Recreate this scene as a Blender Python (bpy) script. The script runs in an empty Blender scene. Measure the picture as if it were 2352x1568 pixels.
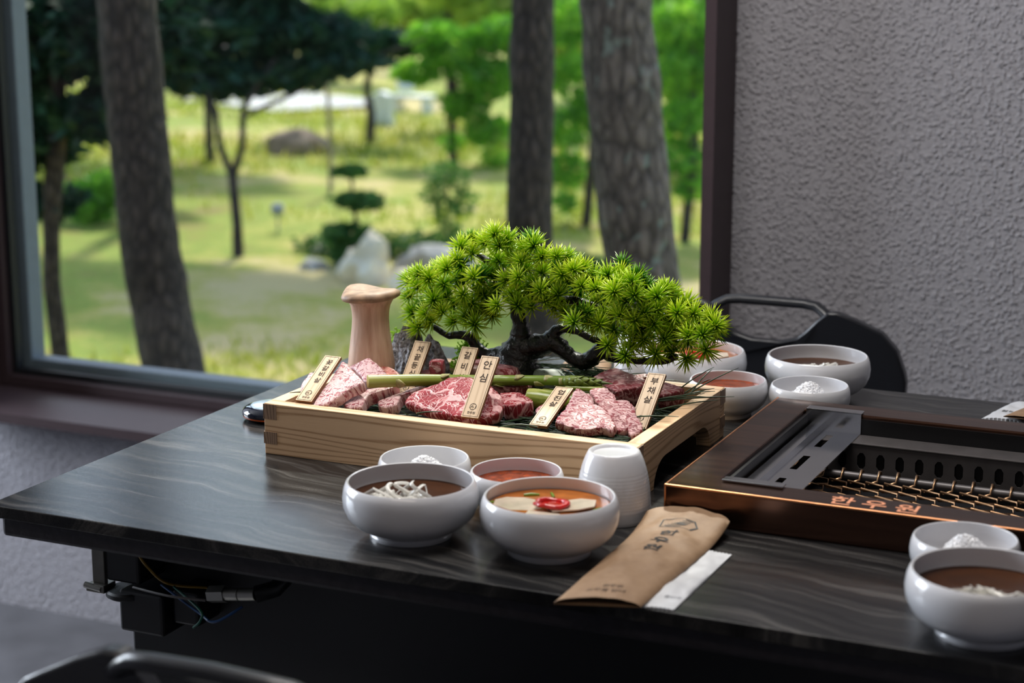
import bpy, bmesh, math, random
from mathutils import Vector, Matrix, noise

SC = bpy.context.scene
COL = SC.collection
PI = math.pi
rnd = random.Random(11)

# ------------------------------------------------------------------ camera
cam_d = bpy.data.cameras.new('camera')
cam = bpy.data.objects.new('camera', cam_d)
COL.objects.link(cam)
cam.location = (1.1699, -1.3314, 1.2827)
cam.rotation_euler = (math.radians(90 - 12.33), 0, math.radians(24.61))
cam_d.sensor_width = 36.0
cam_d.lens = 64.286
cam_d.clip_start = 0.02
cam_d.clip_end = 300
cam_d.dof.use_dof = True
cam_d.dof.focus_distance = 1.92
cam_d.dof.aperture_fstop = 5.2
SC.camera = cam

# ------------------------------------------------------------------ sky
world = bpy.data.worlds.new('sky')
SC.world = world
world.use_nodes = True
wn = world.node_tree
wn.nodes.clear()
w_out = wn.nodes.new('ShaderNodeOutputWorld')
w_bg = wn.nodes.new('ShaderNodeBackground')
w_sky = wn.nodes.new('ShaderNodeTexSky')
w_sky.sky_type = 'NISHITA'
w_sky.sun_disc = False
w_sky.sun_elevation = math.radians(48)
w_sky.sun_rotation = math.radians(-20)
w_sky.air_density = 1.0
w_sky.dust_density = 1.6
w_bg.inputs['Strength'].default_value = 0.36
wn.links.new(w_sky.outputs[0], w_bg.inputs['Color'])
wn.links.new(w_bg.outputs[0], w_out.inputs['Surface'])

# ------------------------------------------------------------------ sun and the daylight of the side window
sun_d = bpy.data.lights.new('sun', 'SUN')
sun_d.energy = 4.2
sun_d.angle = math.radians(4.0)
sun_d.color = (1.0, 0.94, 0.84)
sun = bpy.data.objects.new('sun', sun_d)
COL.objects.link(sun)
SUN_DIR = Vector((-0.36, 1.0, 1.18)).normalized()
sun.rotation_euler = SUN_DIR.to_track_quat('Z', 'Y').to_euler()
sun.location = (-3, 8, 8)

def area(name, loc, aim, sx, sy, energy, color):
    d = bpy.data.lights.new(name, 'AREA')
    d.shape = 'RECTANGLE'
    d.size, d.size_y, d.energy, d.color = sx, sy, energy, color
    o = bpy.data.objects.new(name, d)
    COL.objects.link(o)
    o.location = loc
    o.rotation_euler = (Vector(aim) - Vector(loc)).to_track_quat('-Z', 'Y').to_euler()
    return o
area('side_window_daylight', (-2.95, 0.40, 1.60), (0.6, 0.20, 1.10), 1.5, 1.7, 108, (0.84, 0.91, 1.0))
area('overhead_fill_panel', (0.38, 0.30, 2.30), (0.38, 0.30, 0), 0.9, 0.35, 19, (1.0, 0.96, 0.92))  # added fill from above to brighten the beef and bonsai
area('warm_front_fill', (0.8, -1.5, 2.62), (0.8, -1.5, 0), 1.6, 0.3, 7, (1.0, 0.84, 0.70))  # added warm fill from the camera side for front faces

vs = SC.view_settings
vs.view_transform = 'Standard'
vs.look = 'None'
vs.exposure = 0.14
vs.gamma = 1.0
vs.use_curve_mapping = False
SC.cycles.use_denoising = True
SC.cycles.max_bounces = 8
SC.cycles.diffuse_bounces = 3
SC.cycles.glossy_bounces = 4
SC.cycles.transparent_max_bounces = 12
SC.cycles.sample_clamp_indirect = 6.0
SC.cycles.caustics_reflective = False
SC.cycles.caustics_refractive = False

# ------------------------------------------------------------------ material helpers
def new_mat(name):
    m = bpy.data.materials.new(name)
    m.use_nodes = True
    nt = m.node_tree
    nt.nodes.clear()
    out = nt.nodes.new('ShaderNodeOutputMaterial')
    b = nt.nodes.new('ShaderNodeBsdfPrincipled')
    nt.links.new(b.outputs[0], out.inputs['Surface'])
    return m, nt, b

def nd(nt, typ, props=None, **inp):
    n = nt.nodes.new(typ)
    for k, v in (props or {}).items():
        setattr(n, k, v)
    for k, v in inp.items():
        key = k.replace('_', ' ')
        s = n.inputs[key] if key in n.inputs else n.inputs[int(k[1:])]
        if isinstance(v, bpy.types.NodeSocket):
            nt.links.new(v, s)
        else:
            s.default_value = v
    return n

def rgba(c):
    return (c[0], c[1], c[2], 1.0)

def ramp(nt, fac, stops, interp='LINEAR'):
    r = nt.nodes.new('ShaderNodeValToRGB')
    r.color_ramp.interpolation = interp
    els = r.color_ramp.elements
    while len(els) > 1:
        els.remove(els[-1])
    els[0].position, els[0].color = stops[0][0], rgba(stops[0][1])
    for p, c in stops[1:]:
        e = els.new(p)
        e.color = rgba(c)
    nt.links.new(fac, r.inputs[0])
    return r.outputs[0]

def coords(nt, scale=(1, 1, 1), rot=(0, 0, 0), kind='Object', loc=(0, 0, 0)):
    tc = nt.nodes.new('ShaderNodeTexCoord')
    mp = nd(nt, 'ShaderNodeMapping', None, Scale=scale, Rotation=rot, Location=loc)
    nt.links.new(tc.outputs[kind], mp.inputs['Vector'])
    return mp.outputs[0]

def bump(nt, b, height, strength=0.5, dist=0.001):
    n = nd(nt, 'ShaderNodeBump', None, Strength=strength, Distance=dist, Height=height)
    nt.links.new(n.outputs[0], b.inputs['Normal'])
    return n

def plain(name, col, rough=0.5, metal=0.0, spec=0.5, coat=0.0, var=0.0, scale=40, bmp=0.0, trans=0.0, sss=0.0):
    m, nt, b = new_mat(name)
    b.inputs['Roughness'].default_value = rough
    b.inputs['Metallic'].default_value = metal
    b.inputs['Specular IOR Level'].default_value = spec
    b.inputs['Coat Weight'].default_value = coat
    b.inputs['Transmission Weight'].default_value = trans
    v = coords(nt)
    n = nd(nt, 'ShaderNodeTexNoise', None, Vector=v, Scale=scale, Detail=4.0)
    lo = tuple(c * (1 - var) for c in col)
    hi = tuple(min(1, c * (1 + var)) for c in col)
    nt.links.new(ramp(nt, n.outputs[0], [(0.3, lo), (0.7, hi)]), b.inputs['Base Color'])
    if bmp:
        bump(nt, b, n.outputs[0], bmp, 0.002)
    if sss:
        b.inputs['Subsurface Weight'].default_value = sss
        b.inputs['Subsurface Scale'].default_value = 0.004
    return m

def wood(name, light, dark, rings=60.0, axis='X', rough=0.5, distort=4.0, stretch=0.08):
    """long grain running along one object axis"""
    m, nt, b = new_mat(name)
    sc = {'X': (stretch, 1, 1), 'Y': (1, stretch, 1), 'Z': (1, 1, stretch)}[axis]
    v = coords(nt, sc)
    n = nd(nt, 'ShaderNodeTexNoise', None, Vector=v, Scale=14.0, Detail=2.0)
    addv = nd(nt, 'ShaderNodeVectorMath', {'operation': 'MULTIPLY_ADD'}, i0=n.outputs[1], i1=(0.05 * distort,) * 3, i2=v)
    wv = nd(nt, 'ShaderNodeTexWave', {'wave_type': 'BANDS', 'bands_direction': 'Z' if axis != 'Z' else 'X'}, Vector=addv.outputs[0], Scale=rings, Distortion=1.5, Detail=2.0)
    fine = nd(nt, 'ShaderNodeTexNoise', None, Vector=coords(nt, tuple(s * 400 if s < 1 else s * 900 for s in sc)), Scale=1.0, Detail=3.0)
    mix = nd(nt, 'ShaderNodeMath', {'operation': 'MULTIPLY_ADD'}, i0=fine.outputs[0], i1=0.35, i2=wv.outputs[0])
    c = ramp(nt, mix.outputs[0], [(0.10, dark), (0.45, light), (1.1, tuple(min(1, x * 1.06) for x in light))])
    nt.links.new(c, b.inputs['Base Color'])
    b.inputs['Roughness'].default_value = rough
    bump(nt, b, fine.outputs[0], 0.15, 0.0005)
    return m

def meat(name, lean, fat, scale=90.0, thr=0.5, soft=0.05, stretch=(1, 1, 0.25), lines=False, rot=(0, 0, 0.5), dark=None):
    """marbled raw beef: lean with veins or flecks of fat"""
    m, nt, b = new_mat(name)
    v = coords(nt, stretch, rot)
    big = nd(nt, 'ShaderNodeTexNoise', None, Vector=v, Scale=scale * 0.3, Detail=2.0)
    warp = nd(nt, 'ShaderNodeVectorMath', {'operation': 'MULTIPLY_ADD'}, i0=big.outputs[1], i1=(0.03, 0.03, 0.01), i2=v)
    if lines:
        vo = nd(nt, 'ShaderNodeTexVoronoi', {'feature': 'DISTANCE_TO_EDGE'}, Vector=warp.outputs[0], Scale=scale)
        nz = nd(nt, 'ShaderNodeTexNoise', None, Vector=warp.outputs[0], Scale=scale * 3.5, Detail=3.0, Roughness=0.7)
        k0 = nd(nt, 'ShaderNodeMath', {'operation': 'MULTIPLY_ADD'}, i0=nz.outputs[0], i1=-0.14, i2=vo.outputs[0])
        vb = nd(nt, 'ShaderNodeTexVoronoi', {'feature': 'DISTANCE_TO_EDGE'}, Vector=warp.outputs[0], Scale=scale * 0.16)
        kb = nd(nt, 'ShaderNodeMath', {'operation': 'MULTIPLY_ADD'}, i0=vb.outputs[0], i1=2.2, i2=-0.10)
        km = nd(nt, 'ShaderNodeMath', {'operation': 'MINIMUM'}, i0=k0.outputs[0], i1=kb.outputs[0])
        k = nd(nt, 'ShaderNodeMath', {'operation': 'ADD'}, i0=km.outputs[0], i1=0.3)
        f = ramp(nt, k.outputs[0], [(max(0.0, thr - soft), (1, 1, 1)), (thr + soft, (0, 0, 0))])
    else:
        nz = nd(nt, 'ShaderNodeTexNoise', None, Vector=warp.outputs[0], Scale=scale, Detail=3.5, Roughness=0.6)
        f = ramp(nt, nz.outputs[0], [(thr - soft, (0, 0, 0)), (thr + soft, (1, 1, 1))])
    dk = dark or tuple(c * 0.55 for c in lean)
    leanc = ramp(nt, big.outputs[0], [(0.3, dk), (0.65, lean)])
    mx = nt.nodes.new('ShaderNodeMix')
    mx.data_type = 'RGBA'
    nt.links.new(f, mx.inputs[0])
    nt.links.new(leanc, mx.inputs[6])
    mx.inputs[7].default_value = rgba(fat)
    nt.links.new(mx.outputs[2], b.inputs['Base Color'])
    b.inputs['Roughness'].default_value = 0.32
    b.inputs['Specular IOR Level'].default_value = 0.5
    b.inputs['Subsurface Weight'].default_value = 0.12
    b.inputs['Subsurface Radius'].default_value = (1.0, 0.3, 0.2)
    b.inputs['Subsurface Scale'].default_value = 0.003
    fn = nd(nt, 'ShaderNodeTexNoise', None, Vector=v, Scale=scale * 4, Detail=3.0)
    hh = nd(nt, 'ShaderNodeMath', {'operation': 'MULTIPLY_ADD'}, i0=fn.outputs[0], i1=0.6, i2=f)
    bump(nt, b, hh.outputs[0], 0.45, 0.0012)
    return m

def leaf_mat(name, stops, trans=0.35, scale=6.0, rough=0.6):
    m = bpy.data.materials.new(name)
    m.use_nodes = True
    nt = m.node_tree
    nt.nodes.clear()
    out = nt.nodes.new('ShaderNodeOutputMaterial')
    n = nd(nt, 'ShaderNodeTexNoise', None, Vector=coords(nt), Scale=scale, Detail=5.0, Roughness=0.7)
    c = ramp(nt, n.outputs[0], stops)
    d = nd(nt, 'ShaderNodeBsdfDiffuse', None, Color=c)
    t = nd(nt, 'ShaderNodeBsdfTranslucent', None, Color=c)
    mx = nd(nt, 'ShaderNodeMixShader', None, i0=trans, i1=d.outputs[0], i2=t.outputs[0])
    g = nd(nt, 'ShaderNodeBsdfGlossy', None, Roughness=0.45, Color=(1, 1, 1, 1))
    mx2 = nd(nt, 'ShaderNodeMixShader', None, i0=0.02, i1=mx.outputs[0], i2=g.outputs[0])
    nt.links.new(mx2.outputs[0], out.inputs['Surface'])
    return m

def glass_mat(name, tint=(1, 1, 1), refl=1.0):
    m = bpy.data.materials.new(name)
    m.use_nodes = True
    nt = m.node_tree
    nt.nodes.clear()
    out = nt.nodes.new('ShaderNodeOutputMaterial')
    tr = nd(nt, 'ShaderNodeBsdfTransparent', None, Color=rgba(tint))
    gl = nd(nt, 'ShaderNodeBsdfGlossy', None, Roughness=0.0)
    lw = nd(nt, 'ShaderNodeLayerWeight', None, Blend=0.5)
    p5 = nd(nt, 'ShaderNodeMath', {'operation': 'POWER'}, i0=lw.outputs['Facing'], i1=5.0)
    k = nd(nt, 'ShaderNodeMath', {'operation': 'MULTIPLY_ADD'}, i0=p5.outputs[0], i1=0.96 * refl, i2=0.035 * refl)
    mx = nd(nt, 'ShaderNodeMixShader', None, i0=k.outputs[0], i1=tr.outputs[0], i2=gl.outputs[0])
    nt.links.new(mx.outputs[0], out.inputs['Surface'])
    return m

# ------------------------------------------------------------------ mesh helpers
class MB:
    def __init__(self):
        self.v, self.f, self.c = [], [], []
    def add(self, vs_, fs_):
        o = len(self.v)
        self.v += [tuple(p) for p in vs_]
        self.f += [tuple(i + o for i in q) for q in fs_]
        return self
    def box(self, x0, x1, y0, y1, z0, z1):
        return self.add([(x0, y0, z0), (x1, y0, z0), (x1, y1, z0), (x0, y1, z0), (x0, y0, z1), (x1, y0, z1), (x1, y1, z1), (x0, y1, z1)],
                        [(0, 3, 2, 1), (4, 5, 6, 7), (0, 1, 5, 4), (1, 2, 6, 5), (2, 3, 7, 6), (3, 0, 4, 7)])
    def tube(self, path, radii, seg=8, cap=True, flat=1.0, up=None):
        P = [Vector(p) for p in path]
        if not isinstance(radii, (list, tuple)):
            radii = [radii] * len(P)
        vs_, fs_ = [], []
        prev = None
        for i, p in enumerate(P):
            t = (P[min(i + 1, len(P) - 1)] - P[max(i - 1, 0)])
            t = t.normalized() if t.length > 1e-9 else Vector((0, 0, 1))
            if prev is None:
                a = Vector(up) if up else (Vector((0, 0, 1)) if abs(t.z) < 0.9 else Vector((0, 1, 0)))
            else:
                a = prev
            n = (a - t * a.dot(t)).normalized()
            prev = n
            bb = t.cross(n)
            for k in range(seg):
                an = 2 * PI * k / seg
                vs_.append(p + n * (math.cos(an) * radii[i]) + bb * (math.sin(an) * radii[i] * flat))
        for i in range(len(P) - 1):
            for k in range(seg):
                k2 = (k + 1) % seg
                fs_.append((i * seg + k, i * seg + k2, (i + 1) * seg + k2, (i + 1) * seg + k))
        if cap:
            fs_.append(tuple(reversed(range(seg))))
            o = (len(P) - 1) * seg
            fs_.append(tuple(o + k for k in range(seg)))
        return self.add(vs_, fs_)
    def lathe(self, prof, seg=48, center=(0, 0, 0), wob=None):
        vs_, fs_ = [], []
        rows = []
        for i, (r, z) in enumerate(prof):
            if r < 1e-6:
                rows.append([len(vs_)])
                vs_.append((center[0], center[1], center[2] + z))
            else:
                row = []
                for k in range(seg):
                    an = 2 * PI * k / seg
                    rr, zz = (r, z) if wob is None else wob(i, an, r, z)
                    row.append(len(vs_))
                    vs_.append((center[0] + math.cos(an) * rr, center[1] + math.sin(an) * rr, center[2] + zz))
                rows.append(row)
        for a, b_ in zip(rows, rows[1:]):
            for k in range(seg):
                k2 = (k + 1) % seg
                if len(a) == 1 and len(b_) == 1:
                    continue
                if len(a) == 1:
                    fs_.append((a[0], b_[k2], b_[k]))
                elif len(b_) == 1:
                    fs_.append((a[k], a[k2], b_[0]))
                else:
                    fs_.append((a[k], a[k2], b_[k2], b_[k]))
        return self.add(vs_, fs_)
    def prism(self, outline, fn0, fn1):
        """outline of 2-D points; fn0/fn1 map (a,b) to 3-D for the two faces"""
        n = len(outline)
        vs_ = [fn0(*p) for p in outline] + [fn1(*p) for p in outline]
        fs_ = [tuple(range(n - 1, -1, -1)), tuple(range(n, 2 * n))]
        fs_ += [(i, (i + 1) % n, n + (i + 1) % n, n + i) for i in range(n)]
        return self.add(vs_, fs_)
    def mesh(self, name, mat, smooth=None):
        me = bpy.data.meshes.new(name)
        me.from_pydata(self.v, [], self.f)
        me.update()
        bm = bmesh.new()
        bm.from_mesh(me)
        bmesh.ops.recalc_face_normals(bm, faces=bm.faces)
        bm.to_mesh(me)
        bm.free()
        if mat:
            me.materials.append(mat)
        if smooth is not None:
            me.shade_smooth()
            me.set_sharp_from_angle(angle=math.radians(smooth))
        return me
    def obj(self, name, mat, parent=None, smooth=None, bevel=0.0, loc=None, rot=None):
        return link(name, self.mesh(name, mat, smooth), parent, bevel, loc, rot)

def link(name, me, parent=None, bevel=0.0, loc=None, rot=None):
    o = bpy.data.objects.new(name, me)
    COL.objects.link(o)
    if parent is not None:
        o.parent = parent
    if loc is not None:
        o.location = loc
    if rot is not None:
        o.rotation_euler = rot
    if bevel:
        md = o.modifiers.new('bevel', 'BEVEL')
        md.width, md.segments, md.limit_method, md.angle_limit = bevel, 2, 'ANGLE', math.radians(40)
    return o

def tag(o, label=None, cat=None, group=None, kind=None):
    if label:
        o['label'] = label
    if cat:
        o['category'] = cat
    if group:
        o['group'] = group
    if kind:
        o['kind'] = kind
    return o

def thing(name, label, cat, loc=(0, 0, 0), rz=0.0, group=None):
    o = bpy.data.objects.new(name, None)
    o.empty_display_size = 0.02
    COL.objects.link(o)
    o.location = loc
    o.rotation_euler = (0, 0, rz)
    return tag(o, label, cat, group)

def struct(o):
    o['kind'] = 'structure'
    return o

def copy_tree(o, parent=None):
    c = o.copy()
    COL.objects.link(c)
    c.parent = parent
    for ch in list(o.children):
        copy_tree(ch, c)
    return c

_tx = {}
def text_mesh(body, size=1.0, bold=0.0):
    """lettering as a flat mesh centred on its own middle"""
    k = (body, size, bold)
    if k not in _tx:
        cu = bpy.data.curves.new('lettering', 'FONT')
        cu.body, cu.size, cu.offset = body, size, bold * size
        cu.resolution_u = 3
        o = bpy.data.objects.new('lettering', cu)
        COL.objects.link(o)
        bpy.context.view_layer.update()
        me = bpy.data.meshes.new_from_object(o.evaluated_get(bpy.context.evaluated_depsgraph_get()))
        bpy.data.objects.remove(o)
        bpy.data.curves.remove(cu)
        xs = [v.co.x for v in me.vertices]
        ys = [v.co.y for v in me.vertices]
        cx_, cy_ = (min(xs) + max(xs)) / 2, (min(ys) + max(ys)) / 2
        for v in me.vertices:
            v.co.x -= cx_
            v.co.y -= cy_
        _tx[k] = me
    return _tx[k].copy()

def nz(p, s=1.0):
    return noise.noise(Vector(p) * s)
# ------------------------------------------------------------------ materials of the room and garden
M = {}
def wall_material():
    m, nt, b = new_mat('textured_plaster')
    v = coords(nt)
    n1 = nd(nt, 'ShaderNodeTexNoise', None, Vector=v, Scale=175.0, Detail=1.5, Roughness=0.5)
    n2 = nd(nt, 'ShaderNodeTexNoise', None, Vector=v, Scale=300.0, Detail=2.0)
    r = ramp(nt, n1.outputs[0], [(0.46, (0, 0, 0)), (0.60, (0.35, 0.35, 0.35)), (0.78, (1, 1, 1))])
    h = nd(nt, 'ShaderNodeMath', {'operation': 'MULTIPLY_ADD'}, i0=n2.outputs[0], i1=0.22, i2=r)
    bump(nt, b, h.outputs[0], 0.9, 0.0040)
    c = ramp(nt, n2.outputs[0], [(0.3, (0.32, 0.31, 0.34)), (0.7, (0.38, 0.37, 0.40))])
    nt.links.new(c, b.inputs['Base Color'])
    b.inputs['Roughness'].default_value = 0.75
    return m
M['plaster'] = wall_material()
M['ceil'] = plain('ceiling_paint', (0.45, 0.43, 0.41), 0.9, var=0.03)
M['tile'] = plain('floor_tile', (0.105, 0.105, 0.115), 0.45, var=0.25, scale=9, bmp=0.05)
M['grout'] = plain('floor_grout', (0.16, 0.16, 0.17), 0.9, var=0.1)
M['frame'] = plain('brown_window_metal', (0.052, 0.034, 0.038), 0.48, var=0.06, spec=0.30)
M['gasket'] = plain('black_rubber', (0.006, 0.007, 0.009), 0.6, var=0.1)
M['alu'] = plain('grey_outer_frame', (0.17, 0.20, 0.24), 0.6, var=0.05)
M['glass'] = glass_mat('window_glass', (0.95, 0.98, 0.97), 0.9)

def lawn_material():
    m, nt, b = new_mat('lawn')
    v = coords(nt)
    big = nd(nt, 'ShaderNodeTexNoise', None, Vector=v, Scale=0.55, Detail=4.0, Roughness=0.6)
    mid = nd(nt, 'ShaderNodeTexNoise', None, Vector=v, Scale=3.0, Detail=5.0, Roughness=0.65)
    fine = nd(nt, 'ShaderNodeTexNoise', None, Vector=v, Scale=40.0, Detail=4.0)
    k = nd(nt, 'ShaderNodeMath', {'operation': 'MULTIPLY_ADD'}, i0=mid.outputs[0], i1=0.55, i2=big.outputs[0])
    k2 = nd(nt, 'ShaderNodeMath', {'operation': 'MULTIPLY_ADD'}, i0=fine.outputs[0], i1=0.25, i2=k.outputs[0])
    c = ramp(nt, k2.outputs[0], [(0.66, (0.24, 0.16, 0.06)), (0.75, (0.26, 0.24, 0.03)), (0.84, (0.21, 0.29, 0.018)), (0.93, (0.40, 0.36, 0.06)), (1.04, (0.54, 0.43, 0.18))])
    nt.links.new(c, b.inputs['Base Color'])
    b.inputs['Roughness'].default_value = 0.9
    bump(nt, b, fine.outputs[0], 0.6, 0.03)
    return m
M['lawn'] = lawn_material()
M['path'] = plain('pale_path', (0.55, 0.52, 0.48), 0.9, var=0.15, scale=2)
def bark_material(name, a, b2, lichen=0.0, scale=(9, 9, 2.2)):
    m, nt, b = new_mat(name)
    v = coords(nt, scale)
    vo = nd(nt, 'ShaderNodeTexVoronoi', {'feature': 'DISTANCE_TO_EDGE'}, Vector=v, Scale=2.2)
    n = nd(nt, 'ShaderNodeTexNoise', None, Vector=v, Scale=3.0, Detail=6.0, Roughness=0.7)
    k = nd(nt, 'ShaderNodeMath', {'operation': 'MULTIPLY_ADD'}, i0=n.outputs[0], i1=0.9, i2=vo.outputs[0])
    c = ramp(nt, k.outputs[0], [(0.36, tuple(x * 0.35 for x in a)), (0.55, a), (0.85, b2)])
    if lichen:
        ln = nd(nt, 'ShaderNodeTexNoise', None, Vector=coords(nt, (1, 1, 0.7)), Scale=26.0, Detail=2.0)
        lf = ramp(nt, ln.outputs[0], [(0.60, (0, 0, 0)), (0.70, (lichen, lichen, lichen))])
        mx = nt.nodes.new('ShaderNodeMix')
        mx.data_type = 'RGBA'
        nt.links.new(lf, mx.inputs[0])
        nt.links.new(c, mx.inputs[6])
        mx.inputs[7].default_value = (0.30, 0.36, 0.33, 1)
        c = mx.outputs[2]
    nt.links.new(c, b.inputs['Base Color'])
    b.inputs['Roughness'].default_value = 0.9
    bump(nt, b, k.outputs[0], 1.0, 0.02)
    return m
M['bark'] = bark_material('dark_bark', (0.050, 0.037, 0.035), (0.13, 0.098, 0.088), 0, (20, 20, 7))
M['bark2'] = bark_material('plated_bark', (0.12, 0.095, 0.085), (0.27, 0.22, 0.20), 0.75, (17, 17, 7))
M['pine'] = leaf_mat('pine_needles_dark', [(0.3, (0.006, 0.026, 0.016)), (0.5, (0.013, 0.055, 0.028)), (0.68, (0.034, 0.10, 0.042))], 0.25, 3.0)
M['maple'] = leaf_mat('maple_leaves', [(0.3, (0.06, 0.22, 0.015)), (0.5, (0.17, 0.46, 0.025)), (0.7, (0.42, 0.68, 0.07))], 0.55, 4.0)
M['lime'] = leaf_mat('yellow_green_leaves', [(0.3, (0.16, 0.30, 0.03)), (0.5, (0.36, 0.54, 0.06)), (0.7, (0.66, 0.72, 0.16))], 0.55, 2.0)
M['shrub'] = leaf_mat('shrub_leaves', [(0.3, (0.02, 0.075, 0.018)), (0.55, (0.06, 0.17, 0.03)), (0.72, (0.15, 0.30, 0.05))], 0.3, 5.0)
M['shrub2'] = leaf_mat('light_shrub_leaves', [(0.3, (0.05, 0.14, 0.03)), (0.55, (0.12, 0.27, 0.05)), (0.72, (0.25, 0.42, 0.08))], 0.45, 5.0)
M['grass'] = leaf_mat('grass_blades', [(0.3, (0.20, 0.30, 0.018)), (0.5, (0.38, 0.42, 0.04)), (0.7, (0.62, 0.52, 0.18))], 0.5, 1.6)
M['stone'] = plain('grey_rock', (0.36, 0.34, 0.31), 0.85, var=0.4, scale=9, bmp=0.5)
M['stone_w'] = plain('pale_rock', (0.78, 0.66, 0.48), 0.85, var=0.25, scale=8, bmp=0.4)
M['stone_b'] = plain('brown_rock', (0.33, 0.23, 0.16), 0.85, var=0.4, scale=7, bmp=0.5)
M['white_paint'] = plain('white_paint', (0.75, 0.76, 0.76), 0.5, var=0.05)
M['lampmetal'] = plain('garden_lamp_metal', (0.30, 0.32, 0.36), 0.35, metal=0.6, var=0.1)
M['stake'] = plain('wooden_stake', (0.36, 0.28, 0.20), 0.8, var=0.2)

# ------------------------------------------------------------------ room shell
WY = 1.385
fl = struct(MB().box(-3.0, 3.2, -3.6, WY, -0.06, -0.006).obj('floor', M['grout']))
tile_me = MB().box(-0.2985, 0.2985, -0.2985, 0.2985, -0.02, 0.0).mesh('tile', M['tile'])
for i in range(10):
    for j in range(8):
        x, y = -2.7 + i * 0.6, WY - 0.31 - j * 0.6
        if x > 3.0 or y < -3.3:
            continue
        link('tile', tile_me, fl, 0, (x, y, 0))
struct(MB().box(-3.0, 3.2, -3.6, WY + 0.2, 2.70, 2.80).obj('ceiling', M['ceil']))
def wall_back_mesh():
    mb = MB()
    # one wall with the window opening left out
    xs, zs = [-3.0, -1.253, 0.304, 3.2], [-0.06, 0.402, 2.468, 2.70]
    for i in range(3):
        for k in range(3):
            if i == 1 and k == 1:
                continue
            mb.box(xs[i], xs[i + 1], WY, WY + 0.2, zs[k], zs[k + 1])
    return mb
def weld(o, d=1e-5):
    bm = bmesh.new()
    bm.from_mesh(o.data)
    bmesh.ops.remove_doubles(bm, verts=bm.verts, dist=d)
    seen = {}
    for f in bm.faces:
        seen.setdefault(tuple(sorted(v.index for v in f.verts)), []).append(f)
    dead = [f for fs in seen.values() if len(fs) > 1 for f in fs]
    bmesh.ops.delete(bm, geom=dead, context='FACES_ONLY')
    bmesh.ops.recalc_face_normals(bm, faces=bm.faces)
    bm.to_mesh(o.data)
    bm.free()
    return o
struct(weld(wall_back_mesh().obj('wall_back', M['plaster'])))
struct(MB().box(3.2, 3.3, -3.6, WY + 0.2, -0.06, 2.8).obj('wall_right', M['plaster']))
struct(MB().box(-3.1, 3.3, -3.7, -3.6, -0.06, 2.8).obj('wall_front', M['plaster']))
def wall_left_mesh():
    mb = MB()
    ys, zs = [-3.6, -0.40, 1.20, WY + 0.2], [-0.06, 0.65, 2.45, 2.80]
    for j in range(3):
        for k in range(3):
            if j == 1 and k == 1:
                continue
            mb.box(-3.1, -3.0, ys[j], ys[j + 1], zs[k], zs[k + 1])
    return mb
struct(weld(wall_left_mesh().obj('wall_left', M['plaster'])))

# big window: metal casing standing proud of the wall, sash frame, pane
win = struct(thing('window_1', None, None, (0, 0, 0)))
mb = MB()
xl, xr, zb, zt = -1.235, 0.286, 0.420, 2.45
y0, y1 = 1.285, 1.56
mb.box(xl - 0.018, xr + 0.018, y0, y1, zb - 0.018, zb)
mb.box(xl - 0.018, xr + 0.018, y0, y1, zt, zt + 0.018)
mb.box(xl - 0.018, xl, y0, y1, zb, zt)
mb.box(xr, xr + 0.018, y0, y1, zb, zt)
weld(mb.obj('casing', M['frame'], win), 1e-6)
def ring_frame(a, x0_, x1_, z0_, z1_, w, ya, yb):
    a.box(x0_, x0_ + w, ya, yb, z0_, z1_)
    a.box(x1_ - w, x1_, ya, yb, z0_, z1_)
    a.box(x0_ + w, x1_ - w, ya, yb, z0_, z0_ + w)
    a.box(x0_ + w, x1_ - w, ya, yb, z1_ - w, z1_)
    return a
ring_frame(MB(), xl, xr, zb, zt, 0.022, 1.468, 1.50).obj('sash_frame', M['frame'], win, None, 0.003)
ring_frame(MB(), xl + 0.022, xr - 0.022, zb + 0.022, zt - 0.022, 0.012, 1.482, 1.500).obj('gasket', M['gasket'], win)
ring_frame(MB(), xl + 0.012, xr - 0.012, zb + 0.014, zt - 0.014, 0.034, 1.512, 1.555).obj('outer_frame', M['alu'], win, None, 0.003)
MB().box(xl + 0.02, xr - 0.02, 1.502, 1.510, zb + 0.02, zt - 0.02).obj('pane', M['glass'], win)
win2 = struct(thing('window_2', None, None, (0, 0, 0)))
mb = MB()
mb.box(-3.1, -3.0, -0.40, -0.35, 0.65, 2.45); mb.box(-3.1, -3.0, 1.15, 1.2, 0.65, 2.45)
mb.box(-3.1, -3.0, -0.35, 1.15, 0.65, 0.70); mb.box(-3.1, -3.0, -0.35, 1.15, 2.40, 2.45)
mb.obj('sash_frame', M['frame'], win2)

# ------------------------------------------------------------------ garden
G = -0.35
def gz(x, y):
    return G + 0.05 * nz((x * 0.35, y * 0.35, 1.3)) + 0.0025 * max(0, y - 14) ** 1.35
def ground_mesh():
    mb = MB()
    xs = [-60 + 120 * (i / 90) for i in range(91)]
    ys = [1.62 + 78 * (j / 90) ** 1.8 for j in range(91)]
    vs_ = [(x, y, gz(x, y)) for y in ys for x in xs]
    fs_ = [(j * 91 + i, j * 91 + i + 1, (j + 1) * 91 + i + 1, (j + 1) * 91 + i) for j in range(90) for i in range(90)]
    return mb.add(vs_, fs_)
struct(ground_mesh().obj('lawn', M['lawn'], None, 60))
def path_mesh():
    mb = MB()
    L = [(-22, 21.0), (-17, 20.6), (-13.2, 21.6), (-10.6, 23.4), (-7.5, 26.5), (-2, 30)]
    vs_, fs_ = [], []
    for i, (x, y) in enumerate(L):
        vs_ += [(x, y, gz(x, y) + 0.05), (x - 0.3, y + 2.4, gz(x, y + 2.4) + 0.05)]
        if i:
            fs_.append((2 * i - 2, 2 * i, 2 * i + 1, 2 * i - 1))
    return mb.add(vs_, fs_)
struct(path_mesh().obj('garden_path', M['path']))
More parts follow.
